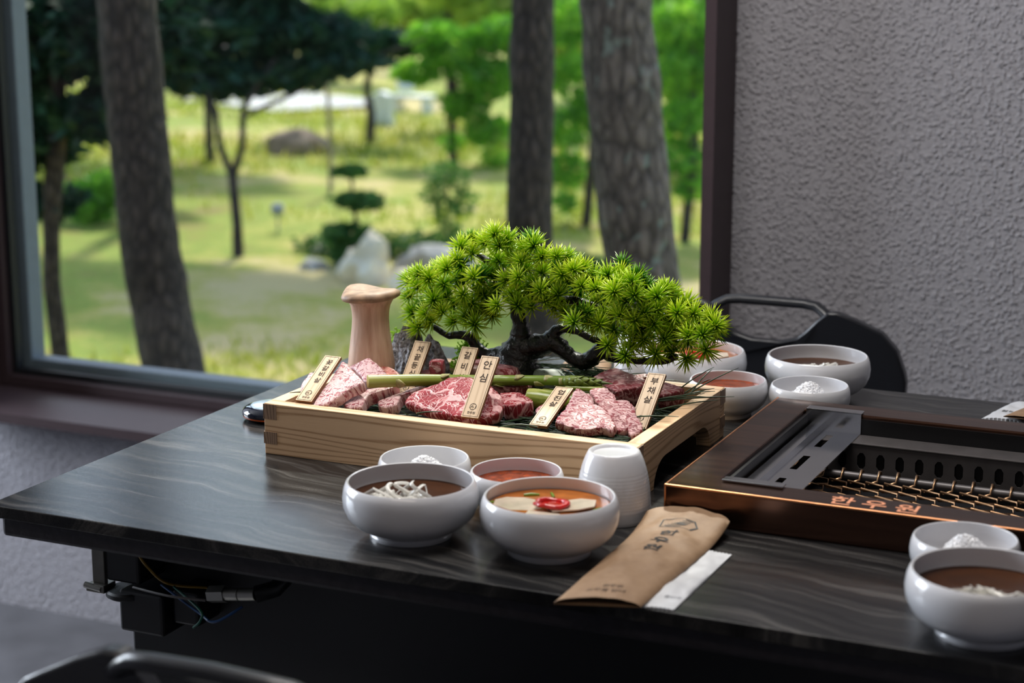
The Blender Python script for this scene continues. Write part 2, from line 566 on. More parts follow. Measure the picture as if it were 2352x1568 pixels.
p2 = MB()
p2.add([(-9.9, 14.6, G + .03), (-8.3, 13.9, G + .03), (-7.6, 15.2, G + .03), (-9.6, 16.2, G + .03)], [(0, 1, 2, 3)])
struct(p2.obj('garden_path', M['path']))

# grass: nobody could count it
def grass():
    mb = MB()
    r = random.Random(5)
    vs_, fs_ = [], []
    for _ in range(26000):
        d = 2.2 + 14 * r.random() ** 1.5
        y = d
        xc = 1.17 - 0.458 * (y + 1.33)
        x = xc + r.uniform(-0.42, 0.36) * (y + 1.6)
        den = nz((x * 0.5, y * 0.5, 7.7))
        if den < -0.25 + 0.25 * r.random():
            continue
        h = r.uniform(0.02, 0.055) * (1.0 + 0.5 * den) * (1 + 0.05 * d)
        w = 0.004 + 0.0012 * d
        a = r.uniform(0, PI)
        z = gz(x, y)
        lx, ly = r.uniform(-.6, .6) * h, r.uniform(-.6, .6) * h
        o = len(vs_)
        vs_ += [(x - math.cos(a) * w, y - math.sin(a) * w, z - .005), (x + math.cos(a) * w, y + math.sin(a) * w, z - .005), (x + lx, y + ly, z + h)]
        fs_.append((o, o + 1, o + 2))
    me = bpy.data.meshes.new('grass')
    me.from_pydata(vs_, [], fs_)
    me.materials.append(M['grass'])
    return tag(link('grass', me), 'short sunlit grass covering the garden outside the window', 'grass', kind='stuff')
grass()

def leaves(blobs, n, size, mat, seed=0, long=1.6, down=0.0):
    """a crown of small leaf faces filling flattened blobs"""
    r = random.Random(seed)
    tot = sum(b[3] * b[4] * b[5] for b in blobs)
    vs_, fs_ = [], []
    for (bx, by, bz, rx, ry, rz_) in blobs:
        k = max(20, int(n * (rx * ry * rz_) / tot))
        for _ in range(k):
            while True:
                p = Vector((r.uniform(-1, 1), r.uniform(-1, 1), r.uniform(-1, 1)))
                if p.length < 1 and r.random() < 0.35 + 0.65 * p.length:
                    break
            wob = 1 + 0.35 * nz((bx + p.x * 2, by + p.y * 2, bz + p.z * 2), 1.7)
            c = Vector((bx + p.x * rx * wob, by + p.y * ry * wob, bz + p.z * rz_ * wob))
            u = Vector((r.uniform(-1, 1), r.uniform(-1, 1), r.uniform(-.6, .6) - down)).normalized()
            w = u.cross(Vector((r.uniform(-1, 1), r.uniform(-1, 1), r.uniform(-1, 1)))).normalized()
            s = size * r.uniform(0.6, 1.25)
            o = len(vs_)
            vs_ += [c - u * s * long * .5, c + w * s * .5, c + u * s * long * .5, c - w * s * .5]
            fs_.append((o, o + 1, o + 2, o + 3))
    me = bpy.data.meshes.new('foliage')
    me.from_pydata([tuple(v) for v in vs_], [], fs_)
    me.materials.append(mat)
    return me

def trunk_part(t, path, radii, mat, name='trunk', seg=12, rough=0.10):
    mb = MB()
    P = [Vector(p) for p in path]
    Q, R_ = [], []
    for i in range(len(P) - 1):
        for k in range(6):
            s = k / 6
            Q.append(P[i].lerp(P[i + 1], s))
            R_.append(radii[i] * (1 - s) + radii[i + 1] * s)
    Q.append(P[-1]); R_.append(radii[-1])
    mb.tube(Q, R_, seg)
    for i, v in enumerate(mb.v):
        c = Q[min(i // seg, len(Q) - 1)]
        d = Vector(v) - c
        k = 1 + rough * nz(Vector(v), 9.0) + 0.5 * rough * nz(Vector(v), 25.0)
        mb.v[i] = tuple(c + d * k)
    return mb.obj(name, mat, t, 60)

near_trees = []
def near_pine(label, path, radii, mat, twigs=()):
    t = thing('pine_tree', label, 'tree', path[0])
    o = Vector(path[0])
    trunk_part(t, [Vector(p) - o for p in path], radii, mat, seg=20)
    near_trees.append(t)
    for tw in twigs:
        trunk_part(t, [Vector(p) - o for p in tw[0]], tw[1], mat, 'branch', 8)
    return t
near_pine('thick dark pine trunk leaning in front of the left part of the window', [(-1.66, 2.75, -0.40), (-1.70, 2.75, -0.05), (-1.735, 2.75, 0.16), (-1.775, 2.75, 0.368), (-1.80, 2.75, 0.55), (-1.815, 2.75, 0.8), (-1.83, 2.75, 1.13), (-1.86, 2.75, 2.2), (-1.80, 2.78, 3.6)],
          [0.105, 0.092, 0.086, 0.083, 0.081, 0.079, 0.079, 0.07, 0.05], M['bark'],
          [([(-1.83, 2.77, 2.9), (-1.9, 3.2, 3.0), (-2.0, 3.7, 3.05)], [.03, .02, .01]), ([(-1.84, 2.77, 2.6), (-1.6, 3.3, 2.75), (-1.5, 3.7, 2.8)], [.03, .02, .01])])
link('foliage', leaves([(-.30, .75, 3.35, .75, .55, .22), (.25, .65, 3.15, .55, .5, .2), (-.9, .7, 3.2, .5, .5, .2), (-.2, .5, 3.75, .7, .5, .2)], 6500, 0.05, M['pine'], 51, 3.0), near_trees[-1])['kind'] = 'stuff'
lt = near_pine('slim crooked pine at the left end of the window with dark needles', [(-2.53, 3.3, -0.40), (-2.555, 3.3, -0.05), (-2.575, 3.3, 0.22), (-2.565, 3.3, 0.40), (-2.545, 3.3, 0.55), (-2.512, 3.3, 0.70), (-2.505, 3.3, 1.1), (-2.46, 3.3, 2.2)],
          [0.034, 0.030, 0.027, 0.027, 0.031, 0.026, 0.024, 0.018], M['bark'],
          [([(-2.51, 3.3, 0.74), (-2.30, 3.33, 0.79), (-2.15, 3.3, 0.80)], [0.012, 0.009, 0.004]), ([(-2.505, 3.3, 0.84), (-2.28, 3.25, 0.92), (-2.1, 3.25, 0.93)], [0.012, 0.008, 0.004]), ([(-2.50, 3.3, 0.98), (-2.7, 3.2, 1.04), (-2.9, 3.2, 1.04)], [0.012, 0.008, 0.004])])
link('foliage', leaves([(0.22, 0.06, 1.42, .30, .22, .16), (-0.22, 0.0, 1.38, .26, .2, .2), (-0.18, 0.05, 1.06, .2, .2, .10), (0.14, 0.05, 1.16, .15, .2, .08), (-.14, .1, .86, .12, .16, .05)], 5200, 0.034, M['pine'], 1, 3.2), lt)['kind'] = 'stuff'
near_pine('straight dark pine trunk rising behind the middle of the bonsai', [(-0.78, 3.2, -0.40), (-0.81, 3.2, 0.10), (-0.835, 3.2, 0.30), (-0.855, 3.2, 0.51), (-0.848, 3.2, 0.78), (-0.845, 3.2, 1.13), (-0.83, 3.2, 2.2), (-0.86, 3.2, 3.4)],
          [0.085, 0.070, 0.066, 0.064, 0.061, 0.058, 0.05, 0.04], M['bark'],
          [([(-.83, 3.2, 2.3), (-1.1, 3.8, 2.5), (-1.3, 4.4, 2.55)], [.03, .02, .01]), ([(-.83, 3.2, 2.6), (-.5, 3.9, 2.75), (-.4, 4.4, 2.8)], [.03, .02, .01])])
link('foliage', leaves([(-.45, 1.2, 2.95, .7, .55, .22), (.35, 1.2, 3.15, .6, .5, .22), (-1.1, 1.5, 2.8, .6, .5, .2)], 5200, 0.05, M['pine'], 52, 3.0), near_trees[-1])['kind'] = 'stuff'
near_pine('broad pale plated pine trunk at the right end of the window', [(-0.22, 2.6, -0.40), (-0.26, 2.6, 0.15), (-0.29, 2.6, 0.46), (-0.304, 2.6, 0.56), (-0.342, 2.6, 0.86), (-0.372, 2.6, 1.153), (-0.45, 2.6, 2.1), (-0.50, 2.6, 3.4)],
          [0.12, 0.096, 0.088, 0.086, 0.085, 0.083, 0.075, 0.06], M['bark2'])

def tree(name, label, base, trunk, radii, blobs, n, size, mat, bark='bark', seed=0, branches=(), long=1.6, group=None, down=0.0):
    t = thing(name, label, 'tree', base, 0, group)
    trunk_part(t, trunk, radii, M[bark], seg=10)
    for p, r_ in branches:
        trunk_part(t, p, r_, M[bark], 'branch', 8)
    link('foliage', leaves(blobs, n, size, mat, seed, long, down), t)['kind'] = 'stuff'
    return t
tree('forked_pine', 'young forked pine on the lawn with a dark spreading crown', (-4.06, 6.65, G), [(0, 0, -.05), (0.0, 0, .2), (-.02, 0, .45)], [.034, .027, .026],
     [(-.45, .25, .99, .18, .25, .16), (-.2, .25, .92, .18, .25, .10), (.01, .25, .96, .20, .25, .11), (.23, .25, .97, .20, .25, .09), (.43, .25, 1.01, .19, .25, .07), (.64, .25, 1.04, .14, .2, .05), (-.3, .25, 1.2, .26, .25, .15), (.08, .25, 1.2, .29, .25, .15), (.39, .25, 1.19, .16, .25, .08), (-.1, .3, 1.42, .5, .3, .08)], 3900, 0.042, M['pine'], seed=2,
     branches=[([(-.02, 0, .44), (-.09, 0, .60), (-.13, .03, .78), (-.30, .1, 1.0)], [.020, .017, .015, .008]), ([(-.02, 0, .44), (.045, 0, .60), (.06, 0, .80), (.2, .1, 1.05)], [.020, .018, .016, .008]), ([(.05, 0, .75), (.5, .3, 1.0), (.9, .4, 1.15)], [.012, .010, .006])], long=3.0)
tree('small_pine', 'small dark pine with a bent trunk far out on the lawn', (-6.2, 11.93, G), [(0, 0, -.05), (.02, 0, .25), (-.02, 0, .45), (.03, 0, .72)], [.045, .035, .03, .022],
     [(-.25, .1, .80, .45, .3, .10), (.15, .1, .82, .35, .3, .10), (-.6, .2, .92, .4, .3, .12)], 3600, 0.06, M['pine'], seed=3, long=3.0)
tree('small_pine', 'thin straight pine trunk left of the forked pine', (-6.71, 10.35, G), [(0, 0, -.05), (.0, 0, .4), (-.01, 0, .9)], [.036, .033, .028],
     [(-.4, .1, 1.05, .6, .4, .22), (.25, .1, 1.15, .55, .4, .2), (-.9, .1, 1.25, .6, .4, .3), (0, 0, 1.5, 1.0, .4, .25)], 5000, 0.07, M['pine'], seed=4, long=3.0)
tree('dense_pine', 'dense dark green pine behind the thick leaning trunk', (-6.6, 8.4, G), [(0, 0, -.05), (.02, 0, .5), (.0, 0, 1.2)], [.05, .045, .035],
     [(-.5, 0, .75, .5, .4, .28), (.1, 0, 1.0, .5, .4, .22), (-.4, 0, 1.3, .9, .4, .35), (.7, .2, 1.2, .5, .4, .3), (-1.1, 0, 1.0, .5, .4, .4)], 7000, 0.06, M['pine'], seed=5, long=3.0)
tree('maple_tree', 'bright green maple in the middle distance left of the straight trunk', (-5.03, 11.12, G), [(0, 0, -.05), (.0, 0, .25), (.03, 0, .5), (-.02, 0, .9)], [.035, .03, .026, .02],
     [(-.31, 0, .66, .20, .2, .10), (.01, 0, .80, .26, .25, .15), (.29, 0, .63, .21, .25, .18), (.11, 0, .43, .2, .2, .11), (.29, 0, .24, .18, .2, .13), (-.14, 0, .93, .22, .25, .12), (.36, 0, .02, .12, .15, .09), (0, 0, .15, .09, .12, .08), (.4, .1, .95, .3, .25, .15)], 4600, 0.045, M['maple'], seed=6)
tree('maple_tree', 'leafy green maple between the two right trunks', (-2.9, 8.6, G), [(0, 0, -.05), (.05, 0, .5), (.02, 0, 1.2)], [.03, .028, .02],
     [(-.12, 0, 1.18, .12, .2, .14), (-.11, 0, .88, .12, .2, .13), (-.12, 0, .57, .13, .2, .12), (-.13, 0, .32, .12, .2, .11), (-.14, 0, .13, .08, .12, .07), (-.02, 0, .7, .09, .15, .13)], 1900, 0.038, M['maple'], seed=7)
tree('maple_tree', 'bright leafy maple at the right edge of the window', (-2.18, 8.3, G), [(0, 0, -.05), (.05, 0, .5), (.02, 0, 1.2)], [.03, .028, .02],
     [(-.05, 0, 1.2, .19, .25, .14), (-.03, 0, .94, .18, .25, .12), (.02, 0, .69, .16, .25, .12), (-.02, 0, .46, .15, .2, .11), (.04, 0, .30, .11, .15, .08), (-.12, 0, .53, .09, .12, .09), (.12, .1, 1.0, .12, .2, .2)], 2900, 0.038, M['maple'], seed=8)
tree('broadleaf_tree', 'yellow green broadleaf tree far behind above the forked pine', (-9.75, 17.5, G), [(0, 0, -.05), (0, 0, .7), (.1, 0, 1.0)], [.05, .04, .02],
     [(-.45, 0, .76, .31, .25, .2), (-.04, 0, .67, .36, .25, .2), (.37, 0, .55, .25, .25, .16), (.5, 0, .83, .35, .25, .2), (-.2, 0, .92, .41, .25, .15)], 3000, 0.06, M['lime'], seed=9)
tree('broadleaf_tree', 'light green tree at the top behind the middle maple', (-9.2, 19.5, G), [(0, 0, -.05), (0, 0, .7), (.1, 0, 1.0)], [.05, .04, .02],
     [(-.67, 0, .75, .39, .25, .2), (-.17, 0, .68, .38, .25, .2), (.31, 0, .71, .38, .25, .22), (.67, 0, .52, .22, .25, .2), (-.23, 0, .89, .66, .25, .14)], 3200, 0.065, M['lime'], seed=10)
tree('broadleaf_tree', 'sunlit green tree behind the gap of the right trunks', (-5.6, 16.5, G), [(0, 0, -.05), (0, 0, .7), (.1, 0, 1.0)], [.05, .04, .02],
     [(-.78, 0, .77, .27, .25, .26), (-.68, 0, .42, .23, .25, .2), (.33, 0, .79, .27, .25, .26), (.61, 0, .54, .22, .25, .25), (.48, 0, .15, .2, .25, .16), (-.1, 0, .92, .67, .25, .18)], 3400, 0.06, M['lime'], seed=12)
tree('broadleaf_tree', 'dark green far tree at the top left of the window', (-15.5, 22.0, G), [(0, 0, -.05), (0, 0, 1.0), (.1, 0, 1.6)], [.09, .07, .05],
     [(-1.5, 0, 1.4, 1.8, .6, .8), (1.0, 0, 1.5, 1.8, .6, .8), (3.2, 0, 1.7, 1.6, .6, .5)], 5200, 0.14, M['shrub2'], seed=13)
far_labels = ['tall far tree of the back row, leftmost of six', 'tall far tree of the back row, second from the left', 'tall far tree of the back row, third from the left', 'tall far tree of the back row, third from the right', 'tall far tree of the back row, second from the right', 'tall far tree of the back row, rightmost of six']
for i, (x, y, h) in enumerate([(-39, 44, 15), (-31, 47, 17), (-23.5, 45, 16), (-16, 47, 17), (-9, 45, 15), (-1.5, 46, 16)]):
    t = tree('woodland_tree', far_labels[i], (x, y, gz(x, y)), [(0, 0, -.2), (0, 0, h * .5)], [.28, .16],
             [(-1.2, 0, 1.8, 2.6, 1, 1.6), (1.4, 0, 2.6, 2.4, 1, 2.2), (0, 0, h * .45, 3.4, 1.5, h * .22), (.6, 0, h * .75, 2.8, 1.4, h * .22)], 3800, 0.36, M['maple' if i % 2 else 'lime'], seed=20 + i, group='tall trees of the back row')
tree('maple_tree', 'tall bright maple crown above the bench left of the straight trunk', (-6.3, 13.6, G), [(0, 0, -.05), (.02, 0, .6), (.0, 0, 1.2)], [.04, .035, .025],
     [(.55, 0, 1.05, .50, .4, .22), (.1, 0, 1.25, .50, .4, .2), (.95, 0, .80, .40, .4, .25), (.6, .1, 1.45, .8, .4, .2), (1.1, .1, 1.2, .5, .4, .3)], 5200, 0.06, M['lime'], seed=41)
tree('maple_tree', 'green maple with low branches right of the straight trunk', (-3.6, 11.4, G), [(0, 0, -.05), (.02, 0, .6), (.0, 0, 1.2)], [.04, .035, .025],
     [(.0, 0, .75, .45, .4, .20), (.35, 0, 1.0, .5, .4, .25), (-.2, 0, 1.1, .45, .4, .22), (.55, 0, .55, .35, .4, .16), (.1, .1, 1.35, .9, .4, .25), (.9, 0, .8, .4, .4, .3), (1.3, 0, 1.1, .5, .4, .3)], 6500, 0.055, M['maple'], seed=42)
tree('shade_pine', 'tall pine above the frame whose crown shades the near lawn at the left', (-5.2, 7.3, G), [(0, 0, -.05), (.05, 0, 1.4), (.2, 0, 2.8)], [.07, .06, .04],
     [(.6, .2, 2.3, 1.0, .8, .35), (-.2, .4, 2.8, 1.1, .8, .4), (1.4, .3, 2.7, .8, .7, .35)], 5200, 0.07, M['pine'], seed=61, long=3.0)
tree('shade_pine', 'tall pine above the frame whose crown shades the near lawn at the right', (-1.1, 8.6, G), [(0, 0, -.05), (.05, 0, 1.4), (.0, 0, 3.0)], [.05, .045, .03],
     [(-1.4, -.5, 2.4, .8, .7, .35), (-.6, -.2, 3.0, .9, .7, .35), (-.2, -.4, 2.3, .6, .6, .3)], 4800, 0.07, M['pine'], seed=62, long=3.0)
def shrub(label, base, blobs, n, size, mat, stems, seed=0, long=1.8):
    t = thing('garden_shrub', label, 'shrub', base)
    for p, r_ in stems:
        trunk_part(t, p, r_, M['bark'], 'stem', 7)
    link('foliage', leaves(blobs, n, size, mat, seed, long), t)['kind'] = 'stuff'
shrub('pruned garden pine with three flat green pads beside the pale rock', (-3.43, 6.76, G), [(-.02, 0, .49, .10, .1, .035), (.03, 0, .34, .15, .12, .05), (-.03, 0, .17, .14, .12, .06), (.0, 0, .06, .12, .12, .06)], 2600, 0.022, M['shrub'], [([(0, 0, -.03), (.02, 0, .2), (-.01, 0, .48)], [.014, .011, .007])], 31)
shrub('loose upright green shrub left of the straight trunk', (-3.3, 7.58, G), [(.0, 0, .38, .14, .12, .09), (-.10, 0, .29, .08, .1, .07), (.10, 0, .24, .08, .1, .09), (-.02, 0, .20, .09, .1, .07), (.02, 0, .08, .08, .1, .06)], 620, 0.026, M['shrub2'], [([(0, 0, -.03), (.0, 0, .4)], [.010, .005]), ([(0, 0, -.03), (-.09, 0, .3)], [.008, .004]), ([(0, 0, -.03), (.09, 0, .32)], [.008, .004])], 32)
shrub('light green bush beyond the slim crooked pine', (-5.51, 7.3, G), [(0, 0, .15, .16, .15, .13), (.12, 0, .22, .10, .1, .12)], 1700, 0.030, M['maple'], [([(0, 0, -.03), (0, 0, .2)], [.012, .006])], 33)
shrub('low dark green shrub at the foot of the plated trunk', (-1.95, 6.3, G), [(-.1, 0, .12, .26, .2, .12), (.2, 0, .1, .2, .2, .1)], 1600, 0.03, M['shrub'], [([(0, 0, -.03), (0, 0, .15)], [.012, .006])], 34)
shrub('dark low planting behind the rocks in the garden', (-3.35, 7.0, G), [(-.35, 0, .05, .22, .15, .07), (.1, .1, .06, .3, .15, .08)], 1500, 0.024, M['shrub'], [([(0, 0, -.03), (0, 0, .08)], [.012, .006])], 35)

def rock_mesh(rx, ry, rz_, seed, mat, sub=3, ridg=0.35):
    bm = bmesh.new()
    bmesh.ops.create_icosphere(bm, subdivisions=sub, radius=1.0)
    for v in bm.verts:
        p = v.co.copy()
        k = 1 + ridg * nz(p + Vector((seed, 0, 0)), 1.1) + 0.5 * ridg * nz(p + Vector((0, seed, 0)), 2.6)
        q = p * k
        v.co = Vector((q.x * rx, q.y * ry, max(q.z, -0.45) * rz_))
    me = bpy.data.meshes.new('rock')
    bm.to_mesh(me)
    bm.free()
    me.materials.append(mat)
    me.shade_smooth()
    me.set_sharp_from_angle(angle=math.radians(35))
    return me
def rock(label, loc, s, seed, mat, ridg=.5):
    tag(link('garden_rock', rock_mesh(s[0], s[1], s[2], seed, M[mat], 3, ridg), None, 0, loc), label, 'rock', 'rocks in the garden')
rock('pale angular rock standing up beside the pruned garden pine', (-3.13, 6.39, G + .06), (.12, .10, .17), 3.1, 'stone_w', .8)
rock('long flat grey rock behind the left side of the bonsai', (-2.95, 6.75, G + .04), (.23, .14, .10), 8.2, 'stone', .5)
rock('pale cream stone between the pale rock and the grey rock', (-2.86, 6.30, G + .02), (.11, .08, .07), 5.4, 'stone_w', .5)
rock('small grey rock left of the pruned garden pine', (-3.54, 6.53, G + .02), (.07, .06, .05), 4.4, 'stone')
rock('small whitish rock behind the pruned garden pine', (-3.74, 6.94, G + .02), (.06, .06, .045), 6.6, 'stone_w')
rock('brown boulder farther out on the lawn', (-6.39, 11.14, G + .05), (.22, .2, .15), 9.1, 'stone_b', .4)
t = thing('garden_lamp', 'small metal garden lamp on a thin post in the grass', 'lamp', (-4.33, 7.48, G))
MB().tube([(0, 0, -.05), (0, 0, .13)], .006, 8).obj('post', M['lampmetal'], t, 40)
MB().lathe([(0, .11), (.03, .115), (.036, .13), (.036, .165), (.024, .18), (0, .183)], 16).obj('lamp_head', M['lampmetal'], t, 40)
t = thing('support_stake', 'thin pale wooden stake standing on the lawn', 'stake', (-5.0, 9.22, G))
MB().tube([(0, 0, -.05), (.01, 0, .35), (-.01, 0, .80)], [.017, .016, .015], 8).obj('pole', M['stake'], t, 40)
for lab, loc, s in (('white upright stone slab by the far path', (-6.8, 13.26, G), (.10, .06, .32)), ('low white bench beyond the far small pine', (-7.26, 14.73, G), (.22, .1, .10))):
    t = thing('white_bench' if 'bench' in lab else 'stone_slab', lab, 'bench' if 'bench' in lab else 'stone', loc)
    if 'bench' in lab:
        MB().box(-s[0], s[0], -s[1], s[1], .13, .16).obj('bench_seat', M['white_paint'], t, None, .01)
        for k in (-1, 1):
            MB().box(k * s[0] * .75 - .02, k * s[0] * .75 + .02, -s[1], s[1], -.05, .13).obj('leg', M['white_paint'], t)
        MB().box(-s[0], -s[0] * .2, s[1] - .02, s[1], .2, .32).obj('backrest', M['white_paint'], t)
    else:
        MB().prism([(-s[0], -.05), (s[0], -.05), (s[0] * .8, s[2] * .9), (0, s[2]), (-s[0] * .9, s[2] * .85)], lambda a, b_: (a, -s[1], b_), lambda a, b_: (a, s[1], b_)).obj('slab', M['white_paint'], t, None, .01)
# ------------------------------------------------------------------ materials on the table
def table_material():
    m, nt, b = new_mat('dark_stone_laminate')
    v = coords(nt, (1, 1, 1), (0, 0, 0.16))
    n = nd(nt, 'ShaderNodeTexNoise', None, Vector=v, Scale=5.0, Detail=3.0)
    warp = nd(nt, 'ShaderNodeVectorMath', {'operation': 'MULTIPLY_ADD'}, i0=n.outputs[1], i1=(0.10, 0.10, 0), i2=v)
    st = nd(nt, 'ShaderNodeMapping', None, Vector=warp.outputs[0], Scale=(4.0, 75.0, 1.0))
    streak = nd(nt, 'ShaderNodeTexNoise', None, Vector=st.outputs[0], Scale=1.0, Detail=6.0, Roughness=0.7)
    grain = nd(nt, 'ShaderNodeTexNoise', None, Vector=v, Scale=900.0, Detail=2.0)
    k = nd(nt, 'ShaderNodeMath', {'operation': 'MULTIPLY_ADD'}, i0=grain.outputs[0], i1=0.25, i2=streak.outputs[0])
    c = ramp(nt, k.outputs[0], [(0.52, (0.010, 0.010, 0.011)), (0.64, (0.023, 0.0225, 0.0225)), (0.80, (0.085, 0.080, 0.076))])
    nt.links.new(c, b.inputs['Base Color'])
    rr = ramp(nt, grain.outputs[0], [(0.3, (0.17, 0.17, 0.17)), (0.7, (0.27, 0.27, 0.27))])
    nt.links.new(rr, b.inputs['Roughness'])
    b.inputs['Specular IOR Level'].default_value = 0.34
    bump(nt, b, grain.outputs[0], 0.16, 0.0004)
    return m
M['table'] = table_material()
M['black'] = plain('black_panel', (0.008, 0.008, 0.010), 0.5, var=0.1)
M['apron'] = plain('dark_board_edge', (0.016, 0.013, 0.018), 0.55, var=0.35, scale=120, bmp=0.3)
M['steel'] = plain('brushed_steel', (0.42, 0.41, 0.38), 0.30, metal=1.0, var=0.08, scale=60)
M['bracket'] = plain('dull_metal_bracket', (0.20, 0.19, 0.17), 0.4, metal=0.9, var=0.15)
M['blackmetal'] = plain('black_metal', (0.010, 0.010, 0.012), 0.4, var=0.1)
M['ceramic'] = plain('white_melamine', (0.67, 0.67, 0.70), 0.16, spec=0.5, var=0.01, coat=0.2)
M['traywood'] = wood('pale_pine_wood', (0.72, 0.47, 0.27), (0.40, 0.21, 0.095), 62.0, 'X', 0.5, 1.5)
M['traywood_y'] = wood('pale_pine_wood_side', (0.72, 0.47, 0.27), (0.40, 0.21, 0.095), 62.0, 'Y', 0.5, 1.5)
M['endgrain'] = wood('end_grain', (0.30, 0.19, 0.12), (0.11, 0.062, 0.035), 60.0, 'Z', 0.6, 3.0, 0.3)
M['tagwood'] = wood('tag_wood', (0.78, 0.59, 0.40), (0.64, 0.45, 0.28), 90.0, 'Y', 0.5, 2.0, 0.06)
M['burn'] = plain('burnt_line', (0.035, 0.016, 0.008), 0.7, var=0.2)
M['ink'] = plain('black_ink', (0.008, 0.008, 0.010), 0.6, var=0.1)
M['edge_burn'] = plain('laser_cut_edge', (0.22, 0.10, 0.04), 0.6, var=0.25, scale=200)

# ------------------------------------------------------------------ table
TZ = 0.75
table = thing('dining_table', 'long dark stone table with the food set out on it', 'table', (0, 0, 0))
def table_top():
    xs, ys = [0.0, 0.645, 1.075, 1.62], [0.0, 0.262, 0.562, 0.82]
    mb = MB()
    for i in range(3):
        for j in range(3):
            if i == 1 and j == 1:
                continue
            mb.box(xs[i], xs[i + 1], ys[j], ys[j + 1], TZ - 0.0125, TZ)
    return mb
weld(table_top().obj('tabletop', M['table'], table, None, 0.0012))
MB().box(0.008, 1.61, 0.010, 0.035, TZ - 0.034, TZ - 0.0125).obj('apron', M['apron'], table, None, 0.004)
MB().box(0.008, 1.61, 0.785, 0.810, TZ - 0.034, TZ - 0.0125).obj('apron', M['apron'], table, None, 0.004)
MB().box(0.008, 0.033, 0.035, 0.785, TZ - 0.034, TZ - 0.0125).obj('apron', M['apron'], table, None, 0.004)
MB().box(0.075, 1.54, 0.12, 0.60, 0.0, TZ - 0.036).obj('pedestal', M['black'], table, None, 0.003)
# fittings under the front left corner
hw = MB()
hw.box(0.064, 0.079, 0.074, 0.080, 0.652, 0.712)
hw.box(0.060, 0.082, 0.068, 0.088, 0.648, 0.656)
hw.obj('bracket', M['bracket'], table, None, 0.001)
MB().tube([(0.058, 0.07, 0.654), (0.078, 0.07, 0.652)], 0.0035, 10).obj('latch', M['steel'], table, 40)
MB().box(0.080, 0.120, 0.075, 0.12, 0.660, 0.700).obj('switch_box', M['blackmetal'], table, None, 0.003)
MB().box(0.098, 0.150, 0.07, 0.12, 0.612, 0.655).obj('switch_box', M['blackmetal'], table, None, 0.003)
MB().box(0.155, 0.185, 0.08, 0.12, 0.625, 0.660).obj('switch_box', M['blackmetal'], table, None, 0.003)
MB().lathe([(0, -.004), (.020, -.004), (.023, -.002), (.023, .002), (.021, .004), (0, .004)], 28, (0.100, 0.085, 0.648)).obj('cable_clip', M['gasket'], table, 40)
MB().tube([(0.214, 0.06, 0.671), (0.232, 0.06, 0.674)], 0.0085, 6).obj('gas_nut', M['steel'], table, 20)
MB().tube([(0.232, 0.06, 0.674), (0.247, 0.06, 0.676), (0.2475, 0.06, 0.676), (0.2485, 0.06, 0.676), (0.266, 0.06, 0.679)], [.0065, .0065, .0045, .0065, .0065], 14).obj('gas_pipe', M['steel'], table, 40)
MB().tube([(0.266, 0.06, 0.679), (0.282, 0.068, 0.684), (0.288, 0.09, 0.695), (0.25, 0.11, 0.700), (0.15, 0.112, 0.700)], .0085, 12).obj('gas_hose', M['blackmetal'], table, 60)
def spline(P, n):
    P = [Vector(p) for p in P]
    Q = []
    for i in range(len(P) - 1):
        p0, p1, p2, p3 = P[max(i - 1, 0)], P[i], P[i + 1], P[min(i + 2, len(P) - 1)]
        for k in range(n):
            s = k / n
            Q.append(0.5 * ((2 * p1) + (-p0 + p2) * s + (2 * p0 - 5 * p1 + 4 * p2 - p3) * s * s + (-p0 + 3 * p1 - 3 * p2 + p3) * s ** 3))
    return Q + [P[-1]]
wire_specs = (((0.30, 0.17, 0.01), [(0.130, 0.06, 0.702), (0.142, 0.06, 0.688), (0.158, 0.07, 0.670), (0.190, .09, .664)]),
              ((0.01, 0.05, 0.16), [(0.150, 0.07, 0.668), (0.20, 0.06, 0.650), (0.225, 0.05, 0.648), (0.25, 0.06, 0.664)]),
              ((0.005, 0.08, 0.06), [(0.165, 0.07, 0.668), (0.205, 0.055, 0.655), (0.208, 0.05, 0.646), (0.200, 0.05, 0.638)]),
              ((0.08, 0.07, 0.07), [(0.12, 0.065, 0.662), (0.17, 0.055, 0.664), (0.212, 0.055, 0.666)]))
for i, (c, p) in enumerate(wire_specs):
    MB().tube(spline(p, 6), 0.0013, 6).obj('wire', plain('wire_colour', c, 0.4, var=0.05), table, 60)

